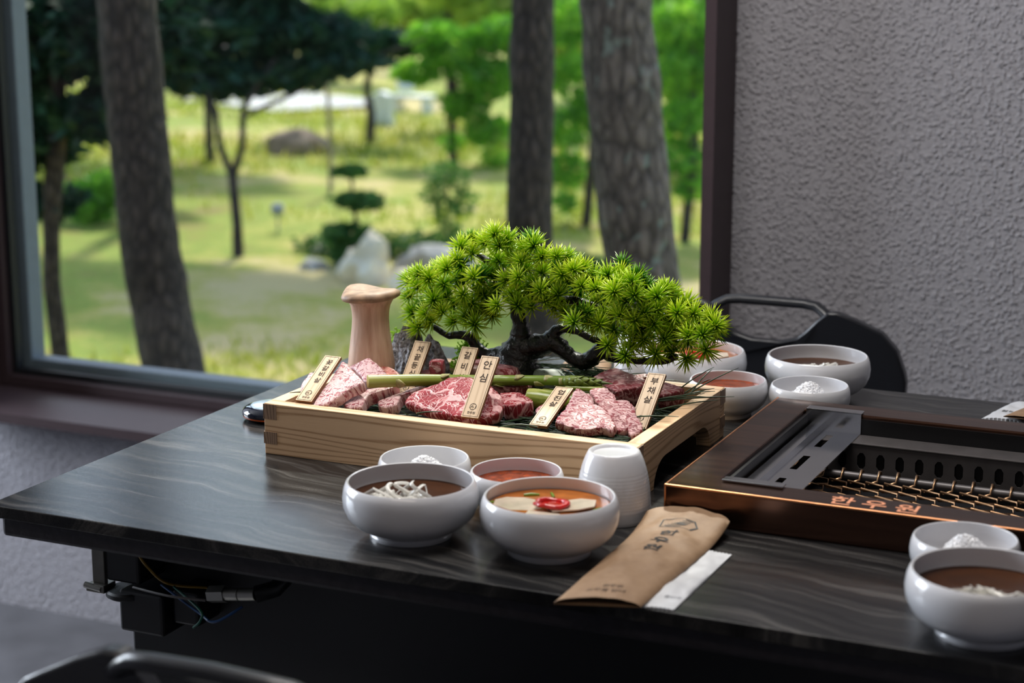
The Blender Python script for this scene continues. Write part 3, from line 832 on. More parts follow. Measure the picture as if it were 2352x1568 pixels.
# ------------------------------------------------------------------ chairs
M['chairblack'] = wood('black_stained_plywood', (0.020, 0.021, 0.026), (0.008, 0.008, 0.010), 120.0, 'X', 0.30, 1.0)
def make_chair(label, loc, rz):
    t = thing('dining_chair', label, 'chair', loc, rz, 'black dining chairs at the table')
    half = [(.150, .470), (.172, .55), (.184, .63), (.188, .70), (.186, .712), (.176, .745), (.157, .769), (.12, .787), (.098, .795), (.086, .7945), (.072, .783), (.055, .765), (.043, .755), (.02, .749)]
    out = half + [(-a, b_) for a, b_ in reversed(half)]
    dense = []
    for i in range(len(out)):
        a, b_ = Vector(out[i]), Vector(out[(i + 1) % len(out)])
        n = 3 if (a - b_).length < 0.12 else 14
        dense += [tuple(a.lerp(b_, k / n)) for k in range(n)]
    curve = lambda a, b_, o: (a, o + 0.75 * a * a - 0.16 * (b_ - .45), b_)
    # local: the sitter faces -Y, the shell stands at y = 0
    sh = MB().prism(dense, lambda a, b_: curve(a, b_, 0.008), lambda a, b_: curve(a, b_, -0.010)).obj('backrest', M['chairblack'], t, 50, 0.003)
    sh.location.y = 0.05
    hp = [(-.096, .774, -.002), (-.088, .780, .003), (-.077, .789, .012), (-.064, .7965, .021), (-.046, .7985, .025), (0, .799, .025), (.046, .7985, .025), (.064, .7965, .021), (.077, .789, .012), (.088, .780, .003), (.096, .774, -.002)]
    hd = MB().tube([curve(a, b_, e) for a, b_, e in hp], 0.0070, 12, True, 1.25).obj('handle', M['chairblack'], sh, 60)
    st = [(-.19, -.42), (.19, -.42), (.205, -.30), (.20, -.05), (.17, .03), (-.17, .03), (-.20, -.05), (-.205, -.30)]
    MB().prism(st, lambda a, b_: (a, b_, .435), lambda a, b_: (a, b_, .455)).obj('seat', M['chairblack'], t, None, 0.006)
    for sx in (-1, 1):
        MB().tube([(sx * .17, -.38, .437), (sx * .19, -.40, .0)], [.013, .010], 10).obj('leg', M['blackmetal'], t, 40)
        MB().tube([(sx * .16, .02, .52), (sx * .17, .0, .437), (sx * .19, .04, .0)], [.012, .013, .010], 10).obj('leg', M['blackmetal'], t, 40)
    return t
make_chair('black plywood chair tucked behind the far side of the table by the grey wall', (0.465, 1.048, 0), 0)
make_chair('black chair in the near foreground at the bottom left, only its back top showing', (0.500, -0.340, 0), PI)

# ------------------------------------------------------------------ table grill
def copper_material():
    m, nt, b = new_mat('brushed_dark_copper')
    v = coords(nt, (2.5, 2.5, 60))
    n = nd(nt, 'ShaderNodeTexNoise', None, Vector=coords(nt, (4, 90, 90)), Scale=1.0, Detail=4.0)
    c = ramp(nt, n.outputs[0], [(0.3, (0.075, 0.040, 0.030)), (0.7, (0.17, 0.085, 0.056))])
    nt.links.new(c, b.inputs['Base Color'])
    b.inputs['Metallic'].default_value = 0.9
    b.inputs['Roughness'].default_value = 0.20
    bump(nt, b, n.outputs[0], 0.10, 0.0005)
    return m
M['copper'] = copper_material()
M['copper_y'] = M['copper']
M['copper_bright'] = plain('bare_copper_letter', (0.85, 0.36, 0.20), 0.5, metal=0.0, var=0.1, scale=300)
M['wellblack'] = plain('black_enamel', (0.006, 0.006, 0.007), 0.35, var=0.1)
M['wiremetal'] = plain('bronze_wire', (0.34, 0.20, 0.11), 0.35, metal=1.0, var=0.25, scale=300)
M['plate'] = plain('polished_steel_plate', (0.72, 0.72, 0.74), 0.14, metal=1.0, var=0.05, scale=30)
grill = thing('table_grill', 'copper framed charcoal grill set into the dark table', 'grill', (0, 0, 0))
gx0, gx1, gy0, gy1, gz0, gz1 = 0.614, 1.105, 0.226, 0.596, TZ, 0.7855
ix0, ix1, iy0, iy1 = 0.657, 1.062, 0.266, 0.556
def grill_frame():
    mb = MB()
    xs, ys = [gx0, ix0, ix1, gx1], [gy0, iy0, iy1, gy1]
    for i in range(3):
        for j in range(3):
            if i == 1 and j == 1:
                continue
            mb.box(xs[i], xs[i + 1], ys[j], ys[j + 1], gz0, gz1)
    return mb
gf = weld(grill_frame().obj('frame', M['copper'], grill, None, 0.0018))
M['copper_edge'] = plain('worn_copper_edge', (0.72, 0.33, 0.16), 0.30, metal=1.0, var=0.15, scale=120)
e_ = 0.0004
MB().tube([(gx0 + e_, gy0 + e_, gz1 - e_), (gx1 - e_, gy0 + e_, gz1 - e_)], 0.0013, 8).obj('edge_trim', M['copper_edge'], gf, 60)
MB().tube([(gx0 + e_, gy0 + e_, gz1 - e_), (gx0 + e_, gy1 - e_, gz1 - e_)], 0.0010, 8).obj('edge_trim', M['copper_edge'], gf, 60)
MB().tube([(gx0 + e_, gy0 + e_, gz1 - e_), (gx0 + e_, gy0 + e_, gz0 + e_)], 0.0010, 8).obj('edge_trim', M['copper_edge'], gf, 60)
well = MB()
well.box(ix0 - .002, ix0 + .004, iy0, iy1, 0.66, gz1 - .004)
well.box(ix1 - .004, ix1 + .002, iy0, iy1, 0.66, gz1 - .004)
well.box(ix0, ix1, iy0 - .002, iy0 + .003, 0.66, gz1 - .004)
well.box(ix0, ix1, iy1 - .003, iy1 + .002, 0.66, gz1 - .004)
well.box(ix0, ix1, iy0, iy1, 0.655, 0.660)
weld(well.obj('well', M['wellblack'], grill), 1e-6)
# air-vent ledge along the back with a row of slots
def slotted(x0, x1, z0, z1, y, th, pitch, sw, sh, n, start):
    mb = MB()
    zc = (z0 + z1) / 2
    mb.box(x0, x1, y, y + th, z0, zc - sh / 2)
    mb.box(x0, x1, y, y + th, zc + sh / 2, z1)
    e = x0
    for i in range(n):
        c = start + i * pitch
        mb.box(e, c - sw / 2, y, y + th, zc - sh / 2, zc + sh / 2)
        # rounded ends of the slot
        for s in (-1, 1):
            for q in (-1, 1):
                mb.prism([(c + q * sw / 2, zc + s * sh / 2), (c + q * sw / 2, zc + s * (sh / 2 - sw * .45)), (c + q * sw * .2, zc + s * sh / 2)], lambda a, b_: (a, y, b_), lambda a, b_: (a, y + th, b_))
        e = c + sw / 2
    mb.box(e, x1, y, y + th, zc - sh / 2, zc + sh / 2)
    return mb
M['ventsteel'] = plain('dark_vent_steel', (0.11, 0.10, 0.10), 0.40, metal=0.4, var=0.15)
slotted(0.662, 1.058, 0.728, 0.762, 0.520, 0.002, 0.0205, 0.0088, 0.0175, 18, 0.688).obj('vent_plate', M['ventsteel'], grill)
MB().box(0.662, 1.058, 0.519, 0.554, 0.762, 0.7645).obj('vent_ledge', M['ventsteel'], grill, None, .001)
MB().box(0.662, 1.058, 0.5235, 0.5255, 0.70, 0.762).obj('vent_back', M['wellblack'], grill)
MB().tube([(0.665, 0.441, 0.7515), (1.055, 0.441, 0.7515)], 0.0042, 10).obj('rod', M['ventsteel'], grill, 40)
MB().tube([(0.665, 0.275, 0.7435), (1.055, 0.275, 0.7435)], 0.0042, 10).obj('rod', M['ventsteel'], grill, 40)
# linked wire net hooked on the rods: each zigzag wire a part of its own
def net_wire():
    mb = MB()
    def sag(y):
        return 0.7505 - 0.07 * (0.441 - y)
    P = [(0.0, 0.441 + .0066, 0.7500), (0.0, 0.441 + .0050, 0.7570), (0.0, .441 - .001, .7590), (0.0, .441 - .0070, .7545), (0.0, .4315, .7510)]
    y, step = 0.427, 0.0098
    for k in range(16):
        s = 1 if k % 2 else -1
        yy = y - step * k
        P.append((s * 0.0088, yy + .0022, sag(yy) + s * 0.0016))
        P.append((s * 0.0098, yy - .0022, sag(yy) - s * 0.0016))
    mb.tube(P, 0.0013, 6)
    return mb.mesh('net_wire', M['wiremetal'], 60)
nw = net_wire()
for i in range(21):
    link('net_wire', nw, grill, 0, (0.674 + i * 0.0187, 0.0008 * math.sin(i * 2.1), 0.0010 * math.sin(i * 1.3)))
# steel drip plate hung across the left side of the well
def drip_plate():
    mb = MB()
    mb.box(0.664, 0.676, 0.268, 0.554, 0.7695, 0.7710)                       # flat beside the channel
    mb.box(0.674, 0.6755, 0.268, 0.554, 0.7650, 0.7700)
    slots = [(0.336, 0.358), (0.392, 0.445), (0.483, 0.534)]
    xa, xb, xc, xd = 0.6755, 0.6870, 0.6945, 0.719
    mb.box(xa, xb, 0.268, 0.554, 0.7640, 0.7655)
    mb.box(xc, xd, 0.268, 0.554, 0.7640, 0.7655)
    e = 0.268
    for a, b_ in slots:
        mb.box(xb, xc, e, a, 0.7640, 0.7655)
        e = b_
    mb.box(xb, xc, e, 0.554, 0.7640, 0.7655)
    return mb
dp = drip_plate().obj('drip_plate', M['plate'], grill)
MB().box(0.659, 0.7195, 0.5515, 0.5535, 0.764, 0.7880).obj('plate_end', M['plate'], dp)
hk = MB()
hk.box(0.659, 0.7195, 0.5515, 0.566, 0.7862, 0.7882)
hk.obj('plate_hook', M['plate'], dp, None, 0.0008)
hk = MB()
hk.box(0.660, 0.7195, 0.256, 0.2685, 0.7862, 0.7882)
hk.obj('plate_hook', M['plate'], dp, None, 0.0008)
for i, ch in enumerate('한우원'):
    o = link('lettering', text_mesh(ch, 0.0262, 0.016), gf, 0, (0.7790 + i * 0.0295, 0.2445, gz1 + 0.0003))
    o.data.materials.append(M['copper_bright'])

# ------------------------------------------------------------------ wooden serving tray
tray = thing('serving_tray', 'pale pine serving tray with finger joints and arched feet holding raw beef', 'tray', (0, 0, 0))
tx0, tx1, ty0, ty1, tz0, tz1, tw = 0.148, 0.571, 0.267, 0.538, TZ, 0.8055, 0.016
def side_outline(a0, a1, foot0, foot1, ztop):
    zc = 0.7775
    o = [(a0, tz0), (a0, tz1), (a1, tz1), (a1, tz0), (a1 - foot1, tz0)]
    for k in range(9):
        an = PI / 2 * k / 8
        o.append((a1 - foot1 - .030 * (1 - math.cos(an)), tz0 + (zc - tz0) * math.sin(an)))
    for k in range(9):
        an = PI / 2 * (1 - k / 8)
        o.append((a0 + foot0 + .034 * (1 - math.cos(an)), tz0 + (zc - tz0) * math.sin(an)))
    o.append((a0 + foot0, tz0))
    return o
# front and back boards run between the joints, side boards carry the arches
MB().box(tx0 + .0005, tx1 - .0005, ty0, ty0 + tw, tz0, tz1).obj('front_board', M['traywood'], tray, None, 0.0008)
MB().box(tx0 + .0005, tx1 - .0005, ty1 - tw, ty1, tz0, tz1).obj('back_board', M['traywood'], tray, None, 0.0008)
so = side_outline(ty0, ty1, .048, .048, tz1)
for xa in (tx0, tx1 - tw):
    oo = [(max(ty0 + .0162, min(ty1 - .0162, a)), b_) for a, b_ in so]
    clean = [p for i, p in enumerate(oo) if i == 0 or (Vector(p) - Vector(oo[i - 1])).length > 1e-5]
    MB().prism(clean, lambda a, b_: (xa, a, b_), lambda a, b_: (xa + tw, a, b_)).obj('side_board', M['traywood_y'], tray, None, 0.0006)
bt = MB().box(tx0 + tw, tx1 - tw, ty0 + tw, ty1 - tw, 0.7785, 0.7865)
bt.obj('bottom_board', plain('black_slate', (0.010, 0.010, 0.011), 0.85, spec=0.15, var=0.2), tray)
for sx in (0, 1):
    for sy in (0, 1):
        for (za, zb_) in ((0.7905, tz1), (0.7660, 0.7760)):
            x = tx0 if sx == 0 else tx1 - tw
            y = ty0 if sy == 0 else ty1 - tw
            zz0 = 0.7885 if za > .78 else .7615
            zz1 = tz1 - 0.0008 if za > .78 else .7745
            e = .0004
            MB().box(x - (e if sx == 0 else -.0), x + tw + (e if sx else 0), y - (e if sy == 0 else 0), y + tw + (e if sy else 0), zz0, zz1).obj('finger_joint', M['endgrain'], tray)

# ------------------------------------------------------------------ wooden name tags
TAG_W, TAG_L, TAG_T = 0.0195, 0.073, 0.0034
def name_tag(label, word, pos, deg, gap, size=0.0098):
    t = tag(bpy.data.objects.new('name_tag', None), label, 'tag', 'wooden name tags on the tray')
    COL.objects.link(t)
    t.empty_display_size = .01
    t.location = pos
    t.rotation_euler = (math.radians(deg), 0, 0)
    bd = MB().box(0, TAG_W, 0, TAG_L, -TAG_T, 0).obj('board', M['tagwood'], t)
    ring_ = MB()
    d, w = 0.0013, 0.00032
    for (a, b_, c, e) in ((d, TAG_W - d, d, d + w), (d, TAG_W - d, TAG_L - d - w, TAG_L - d), (d, d + w, d, TAG_L - d), (TAG_W - d - w, TAG_W - d, d, TAG_L - d)):
        ring_.box(a, b_, c, e, 0.00005, 0.00022)
    weld(ring_.obj('border_line', M['burn'], bd), 1e-7)
    for nm, bx_ in (('cut_edge', (TAG_W, TAG_W + .0002, 0, TAG_L, -TAG_T, -.0002)), ('cut_edge', (0, TAG_W, -.0002, 0, -TAG_T, -.0002))):
        MB().box(*bx_).obj(nm, M['edge_burn'], bd)
    for i, ch in enumerate(word):
        me = text_mesh(ch, size, 0.011)
        me.materials.append(M['burn'])
        link('lettering', me, bd, 0, (TAG_W / 2 + .0004, TAG_L - 0.0105 - i * gap, 0.0003))
    # round crest and shop name at the foot of the tag
    cr = MB()
    pts = [(math.cos(PI / 8 + k * PI / 4), math.sin(PI / 8 + k * PI / 4)) for k in range(8)]
    vs_, fs_ = [], []
    for k in range(8):
        vs_ += [(pts[k][0] * .0040, pts[k][1] * .0040, 0), (pts[k][0] * .0034, pts[k][1] * .0034, 0)]
    for k in range(8):
        k2 = (k + 1) % 8
        fs_.append((2 * k, 2 * k2, 2 * k2 + 1, 2 * k + 1))
    cr.add(vs_, fs_)
    for k in range(7):
        a = -0.0026 + k * .00085
        h0, h1 = -.0016 + .0006 * (k % 3), .0004 + .0011 * math.sin(k * 1.1)
        cr.add([(a, h0, 0), (a + .0005, h0, 0), (a + .0006, h1, 0), (a + .0001, h1, 0)], [(0, 1, 2, 3)])
    cr.obj('crest', M['burn'], bd, None, 0, (TAG_W / 2, 0.0125, 0.0003))
    me = text_mesh('한우원', 0.0033, 0.016)
    me.materials.append(M['burn'])
    link('lettering', me, bd, 0, (TAG_W / 2, 0.0054, 0.0003))
    return t
name_tag('wooden tag at the front left of the tray reading 꽃갈비살', '꽃갈비살', (0.1782, 0.2827, 0.8085), 28.75, 0.0098, 0.0085)
name_tag('wooden tag leaning in front of the dark rock reading 채끝등심', '채끝등심', (0.2325, 0.4035, 0.7905), 47, 0.0106, 0.0090)
name_tag('wooden tag in front of the bonsai trunk reading 갈비살', '갈비살', (0.2975, 0.393, 0.7905), 49, 0.0140)
name_tag('upright wooden tag on the large dark red steak reading 안심', '안심', (0.3723, 0.2849, 0.811), 46.75, 0.0155, 0.0110)
name_tag('wooden tag lying low left of the pale marbled slices reading 업진살', '업진살', (0.4367, 0.3113, 0.8035), 19.5, 0.0112, 0.0095)
name_tag('wooden tag at the right end of the tray reading 부채살', '부채살', (0.5205, 0.3735, 0.795), 38, 0.0125, 0.0100)
# outlines of the beef pieces (metres) with facing and thickness
BEEF = {"A":{"o":[[0.1963,0.3507,0.8373],[0.2015,0.3498,0.8375],[0.2206,0.3337,0.8326],[0.2429,0.3154,0.827],[0.2318,0.3054,0.8208],[0.2244,0.2946,0.8148],[0.2182,0.2833,0.8087],[0.2093,0.28,0.806],[0.2009,0.2805,0.8051],[0.1984,0.2957,0.8119],[0.1976,0.3241,0.825]],"n":[-0.12,-0.4198,0.8996],"t":0.012},
        "A0":{"o":[[0.1651,0.3137,0.8076],[0.1578,0.3284,0.8135],[0.1577,0.3478,0.8225],[0.1675,0.3455,0.8228],[0.1794,0.325,0.8148],[0.1812,0.3059,0.8061],[0.1703,0.3088,0.806]],"n":[-0.12,-0.4198,0.8996],"t":0.012},
        "B":{"o":[[0.187,0.383,0.8246],[0.2016,0.3964,0.8328],[0.2079,0.3942,0.8326],[0.226,0.3815,0.8291],[0.2416,0.3679,0.8248],[0.2418,0.3606,0.8215],[0.2257,0.3566,0.8174],[0.22,0.3568,0.8168],[0.2049,0.3709,0.8214]],"n":[-0.12,-0.4198,0.8996],"t":0.012},
        "B2":{"o":[[0.2044,0.4189,0.8195],[0.2138,0.4172,0.82],[0.2281,0.4114,0.8192],[0.2392,0.4028,0.8166],[0.241,0.396,0.8137],[0.2257,0.3967,0.812],[0.2133,0.406,0.8147]],"n":[-0.12,-0.4198,0.8996],"t":0.01},
        "C":{"o":[[0.2194,0.3108,0.8058],[0.221,0.3209,0.8085],[0.2323,0.338,0.8136],[0.2665,0.3482,0.8181],[0.255,0.3361,0.8143],[0.244,0.3216,0.8099],[0.2475,0.3007,0.8046],[0.2383,0.2965,0.803],[0.2298,0.2988,0.8032]],"n":[-0.0508,-0.2542,0.9658],"t":0.012},
        "D":{"o":[[0.2543,0.324,0.8048],[0.256,0.3275,0.8058],[0.2654,0.3417,0.81],[0.2826,0.3619,0.8163],[0.2928,0.363,0.8171],[0.2833,0.3503,0.8132],[0.2747,0.3394,0.8099],[0.2787,0.3217,0.8055],[0.2694,0.3142,0.803],[0.261,0.3165,0.8032]],"n":[-0.0508,-0.2542,0.9658],"t":0.012},
        "E":{"o":[[0.2914,0.3148,0.811],[0.2938,0.3262,0.8176],[0.3042,0.3362,0.8236],[0.3166,0.3422,0.8273],[0.3252,0.3507,0.8324],[0.3364,0.3542,0.8347],[0.3518,0.3539,0.8349],[0.3653,0.3469,0.8312],[0.3815,0.3339,0.8241],[0.3904,0.3204,0.8165],[0.3944,0.3066,0.8086],[0.3824,0.3008,0.805],[0.3643,0.3022,0.8055],[0.3433,0.304,0.806],[0.3261,0.3051,0.8062],[0.3103,0.3092,0.8082]],"n":[-0.0199,-0.4982,0.8668],"t":0.012},
        "F":{"o":[[0.3549,0.358,0.83],[0.364,0.3604,0.83],[0.3789,0.3522,0.8253],[0.3953,0.3386,0.8184],[0.3984,0.332,0.8156],[0.3927,0.3208,0.812],[0.3798,0.3239,0.8145]],"n":[0.1001,-0.3505,0.9312],"t":0.01},
        "F2":{"o":[[0.3804,0.3204,0.8154],[0.3828,0.3344,0.8203],[0.389,0.334,0.8188],[0.4005,0.3273,0.8136],[0.4008,0.3193,0.8105],[0.3954,0.3098,0.808],[0.388,0.3096,0.8095]],"n":[0.2028,-0.3549,0.9126],"t":0.013},
        "G":{"o":[[0.3681,0.3882,0.8116],[0.3764,0.3942,0.8123],[0.3883,0.3969,0.8126],[0.4071,0.3824,0.8109],[0.4116,0.3751,0.81],[0.4046,0.3679,0.8091],[0.396,0.3585,0.808],[0.3875,0.3576,0.8079],[0.3778,0.3702,0.8094]],"n":[0.0,-0.1203,0.9927],"t":0.017},
        "H":{"o":[[0.336,0.4192,0.8123],[0.3407,0.4483,0.8152],[0.3638,0.4555,0.8159],[0.3782,0.4446,0.8148],[0.3842,0.4253,0.8129],[0.3478,0.4108,0.8114]],"n":[0.0,-0.1005,0.9949],"t":0.016},
        "I":{"o":[[0.4622,0.3731,0.83],[0.4655,0.3746,0.8307],[0.4746,0.3699,0.8283],[0.4837,0.3653,0.8259],[0.4893,0.3548,0.8209],[0.5003,0.3516,0.8191],[0.5107,0.3447,0.8157],[0.5196,0.3352,0.8111],[0.5239,0.3283,0.8077],[0.5227,0.3212,0.8045],[0.5144,0.323,0.8055],[0.5053,0.3205,0.8045],[0.4942,0.3167,0.803],[0.4811,0.3176,0.8037],[0.4614,0.3217,0.8061],[0.4606,0.3293,0.8097],[0.4631,0.3447,0.8168],[0.4622,0.3623,0.825]],"n":[0.0201,-0.4228,0.906],"t":0.011},
        "J":{"o":[[0.4721,0.3857,0.8264],[0.4791,0.3926,0.829],[0.4873,0.3933,0.8287],[0.499,0.387,0.8251],[0.5069,0.3769,0.8201],[0.5224,0.3654,0.814],[0.5327,0.3536,0.8081],[0.5355,0.3481,0.8054],[0.5325,0.3411,0.8025],[0.5254,0.3367,0.801],[0.5166,0.3397,0.8029],[0.5007,0.3571,0.8117],[0.4846,0.3712,0.8191]],"n":[0.0608,-0.4054,0.9121],"t":0.011},
        "K":{"o":[[0.5037,0.3786,0.8207],[0.5157,0.3823,0.8211],[0.5282,0.3734,0.8164],[0.534,0.3616,0.8112],[0.5437,0.3513,0.8062],[0.547,0.3419,0.8021],[0.5431,0.3332,0.799],[0.5376,0.3314,0.7988],[0.5305,0.3462,0.8053],[0.5165,0.364,0.8137]],"n":[0.0823,-0.3701,0.9253],"t":0.01},
        "N":{"o":[[0.4216,0.3609,0.8054],[0.423,0.3692,0.808],[0.4299,0.3809,0.8117],[0.4362,0.3833,0.8125],[0.4392,0.37,0.8083],[0.4391,0.3552,0.8036],[0.4287,0.3532,0.803]],"n":[0.0,-0.3011,0.9536],"t":0.01},
        "L":{"o":[[0.4478,0.4578,0.8233],[0.4619,0.4757,0.8297],[0.4692,0.4759,0.8301],[0.4776,0.4715,0.8292],[0.5055,0.4579,0.8264],[0.5105,0.4505,0.8243],[0.5052,0.4402,0.8207],[0.4907,0.4339,0.818],[0.4858,0.4296,0.8164],[0.4718,0.4371,0.818]],"n":[-0.0501,-0.3008,0.9524],"t":0.024},
        "L2":{"o":[[0.4779,0.499,0.8179],[0.485,0.5039,0.8194],[0.4916,0.5056,0.82],[0.4961,0.4983,0.8177],[0.4892,0.493,0.816]],"n":[0.0,-0.3011,0.9536],"t":0.012},
        "M":{"o":[[0.5181,0.4687,0.8178],[0.5202,0.4766,0.82],[0.5283,0.4769,0.8197],[0.5458,0.4708,0.817],[0.5464,0.4659,0.8155],[0.5403,0.459,0.8138],[0.5321,0.4515,0.812],[0.525,0.4504,0.812]],"n":[0.0504,-0.2824,0.958],"t":0.018}}
# bonsai limbs and tuft places
BONSAI = {"tufts":[[0.3354,0.4456,0.9729],[0.3459,0.4554,0.9656],[0.2869,0.4921,0.9546],[0.3093,0.4778,0.9574],[0.3395,0.4461,0.9601],[0.283,0.4682,0.9521],[0.2952,0.4711,0.945],[0.2871,0.4504,0.9401],[0.3472,0.4877,0.9519],[0.3812,0.4474,0.9635],[0.3635,0.4654,0.9547],[0.3793,0.4736,0.9472],[0.3984,0.468,0.9494],[0.4063,0.4781,0.9468],[0.3199,0.488,0.9358],[0.3004,0.5022,0.9271],[0.3604,0.4585,0.9417],[0.3551,0.4822,0.9293],[0.3752,0.4853,0.927],[0.4093,0.459,0.9322],[0.2794,0.4401,0.9321],[0.2363,0.5033,0.9153],[0.2334,0.4594,0.9189],[0.2468,0.4604,0.9147],[0.2026,0.498,0.9034],[0.2226,0.478,0.9014],[0.2602,0.4706,0.9073],[0.2728,0.4903,0.9151],[0.311,0.442,0.9243],[0.3099,0.486,0.9203],[0.3399,0.4643,0.9195],[0.3635,0.4459,0.9276],[0.3003,0.4829,0.9117],[0.201,0.5005,0.8837],[0.2557,0.4535,0.8913],[0.2586,0.481,0.8918],[0.2897,0.4594,0.8997],[0.3014,0.4882,0.8956],[0.3422,0.4869,0.9075],[0.3589,0.4542,0.8946],[0.2081,0.4939,0.8664],[0.2311,0.4827,0.8687],[0.2206,0.4844,0.8519],[0.2617,0.4933,0.8796],[0.2965,0.4679,0.8887],[0.2934,0.4893,0.8744],[0.3008,0.4971,0.8787],[0.3374,0.4467,0.8942],[0.3091,0.4952,0.8713],[0.2901,0.4656,0.8751],[0.2726,0.4712,0.8658],[0.2687,0.4495,0.8797],[0.2372,0.4854,0.8601],[0.3043,0.459,0.8675],[0.3577,0.4966,0.9121],[0.3837,0.4579,0.9124],[0.3897,0.4765,0.9146],[0.4013,0.466,0.9075],[0.4076,0.4798,0.9204],[0.4257,0.4528,0.9393],[0.4349,0.4517,0.9224],[0.4336,0.4885,0.9275],[0.4212,0.4889,0.9347],[0.4555,0.4769,0.9311],[0.4603,0.4999,0.9293],[0.4918,0.4534,0.9297],[0.4639,0.4953,0.9221],[0.4523,0.451,0.9207],[0.4123,0.5027,0.8887],[0.3916,0.4805,0.8909],[0.4045,0.4794,0.8856],[0.4315,0.5031,0.8952],[0.4469,0.4912,0.887],[0.4605,0.4913,0.9013],[0.4756,0.4435,0.9206],[0.4813,0.464,0.9078],[0.4983,0.4455,0.9188],[0.4792,0.4526,0.8936],[0.4956,0.4539,0.8899],[0.4931,0.4958,0.9031],[0.5222,0.4482,0.9187],[0.5052,0.4593,0.8978],[0.5138,0.472,0.8994],[0.5222,0.4952,0.9024],[0.5364,0.5027,0.9022],[0.5274,0.486,0.8883],[0.5616,0.4539,0.9019],[0.5725,0.4754,0.8941],[0.5477,0.4859,0.8803],[0.5473,0.4434,0.9042],[0.5181,0.4842,0.8862],[0.5137,0.4639,0.8848],[0.4933,0.4783,0.8754],[0.4847,0.4835,0.8654],[0.4605,0.4835,0.8699],[0.447,0.474,0.8771],[0.4357,0.4761,0.879],[0.4659,0.4529,0.86],[0.4857,0.4722,0.8563],[0.4883,0.4482,0.8517],[0.4996,0.4712,0.8643],[0.5218,0.4749,0.8672],[0.5245,0.4903,0.8742],[0.5516,0.4656,0.8749],[0.5761,0.4413,0.8835],[0.5748,0.4743,0.8801],[0.5864,0.4533,0.8915],[0.5427,0.4882,0.8453],[0.5718,0.4653,0.8624],[0.5157,0.4647,0.8525],[0.5201,0.4991,0.8491],[0.3698,0.4655,0.8918],[0.3479,0.4627,0.9038],[0.3887,0.4626,0.9005],[0.4341,0.4712,0.8896],[0.429,0.4461,0.884]],
          "trunk_main":[[0.3395,0.495,0.8092],[0.3395,0.495,0.8228],[0.3413,0.495,0.835],[0.344,0.495,0.8505],[0.344,0.495,0.8641],[0.3412,0.495,0.8774],[0.3385,0.495,0.8907]],
          "trunk_right":[[0.3413,0.495,0.8367],[0.3586,0.495,0.84],[0.3748,0.495,0.8449],[0.3838,0.495,0.8507]],
          "br_up":[[0.3802,0.495,0.847],[0.3864,0.495,0.8594],[0.398,0.495,0.8638],[0.4122,0.495,0.8625],[0.4317,0.495,0.8551],[0.4457,0.495,0.8547]],
          "br_low":[[0.3802,0.495,0.847],[0.3928,0.495,0.8423],[0.4071,0.495,0.8318],[0.4231,0.495,0.8292],[0.4424,0.495,0.8427],[0.4564,0.495,0.8382],[0.4808,0.495,0.8363],[0.515,0.495,0.8388],[0.5302,0.495,0.8452]],
          "br_left":[[0.3385,0.495,0.8279],[0.3202,0.495,0.8262],[0.3016,0.495,0.8253],[0.2886,0.495,0.8335],[0.2794,0.495,0.8447],[0.2644,0.495,0.8451],[0.253,0.495,0.8432],[0.2341,0.495,0.852]],
          "br_top":[[0.3385,0.495,0.8907],[0.3294,0.495,0.9085],[0.313,0.495,0.9274],[0.291,0.495,0.9393]],
          "br_topr":[[0.3394,0.495,0.884],[0.3566,0.495,0.8955],[0.3835,0.495,0.8944],[0.4102,0.495,0.8965],[0.4453,0.495,0.8895],[0.4799,0.495,0.8891],[0.5143,0.495,0.8757]]}
# ------------------------------------------------------------------ raw beef
M['pale_beef'] = meat('pale_marbled_beef', (0.46, 0.10, 0.125), (0.84, 0.58, 0.57), 250.0, 0.45, 0.06, (1, 1, 0.3))
M['pink_beef'] = meat('pink_marbled_beef', (0.42, 0.06, 0.085), (0.80, 0.50, 0.50), 330.0, 0.475, 0.045, (0.6, 1.1, 0.35), rot=(0, 0, -0.6))
M['tender_beef'] = meat('dark_tenderloin', (0.40, 0.034, 0.05), (0.80, 0.44, 0.44), 190.0, 0.265, 0.035, (1, 1, 0.3), lines=True)
M['dark_beef'] = meat('dark_streaked_beef', (0.33, 0.044, 0.06), (0.68, 0.38, 0.38), 240.0, 0.54, 0.06, (0.5, 1.3, 0.5), rot=(0, 0, 0.3))
M['salmon_beef'] = meat('salmon_beef', (0.46, 0.10, 0.08), (0.72, 0.36, 0.30), 100.0, 0.5, 0.1)
M['fat'] = meat('pale_fat', (0.60, 0.30, 0.24), (0.78, 0.50, 0.42), 80.0, 0.45, 0.12)

def smooth_loop(pts, n=4):
    out, m = [], len(pts)
    for i in range(m):
        p0, p1, p2, p3 = (Vector(pts[(i + k - 1) % m]) for k in range(4))
        for k in range(n):
            s = k / n
            out.append(p1.lerp(p2, s) * 0.55 + 0.45 * (0.5 * ((2 * p1) + (-p0 + p2) * s + (2 * p0 - 5 * p1 + 4 * p2 - p3) * s * s + (-p0 + 3 * p1 - 3 * p2 + p3) * s ** 3)))
    return out

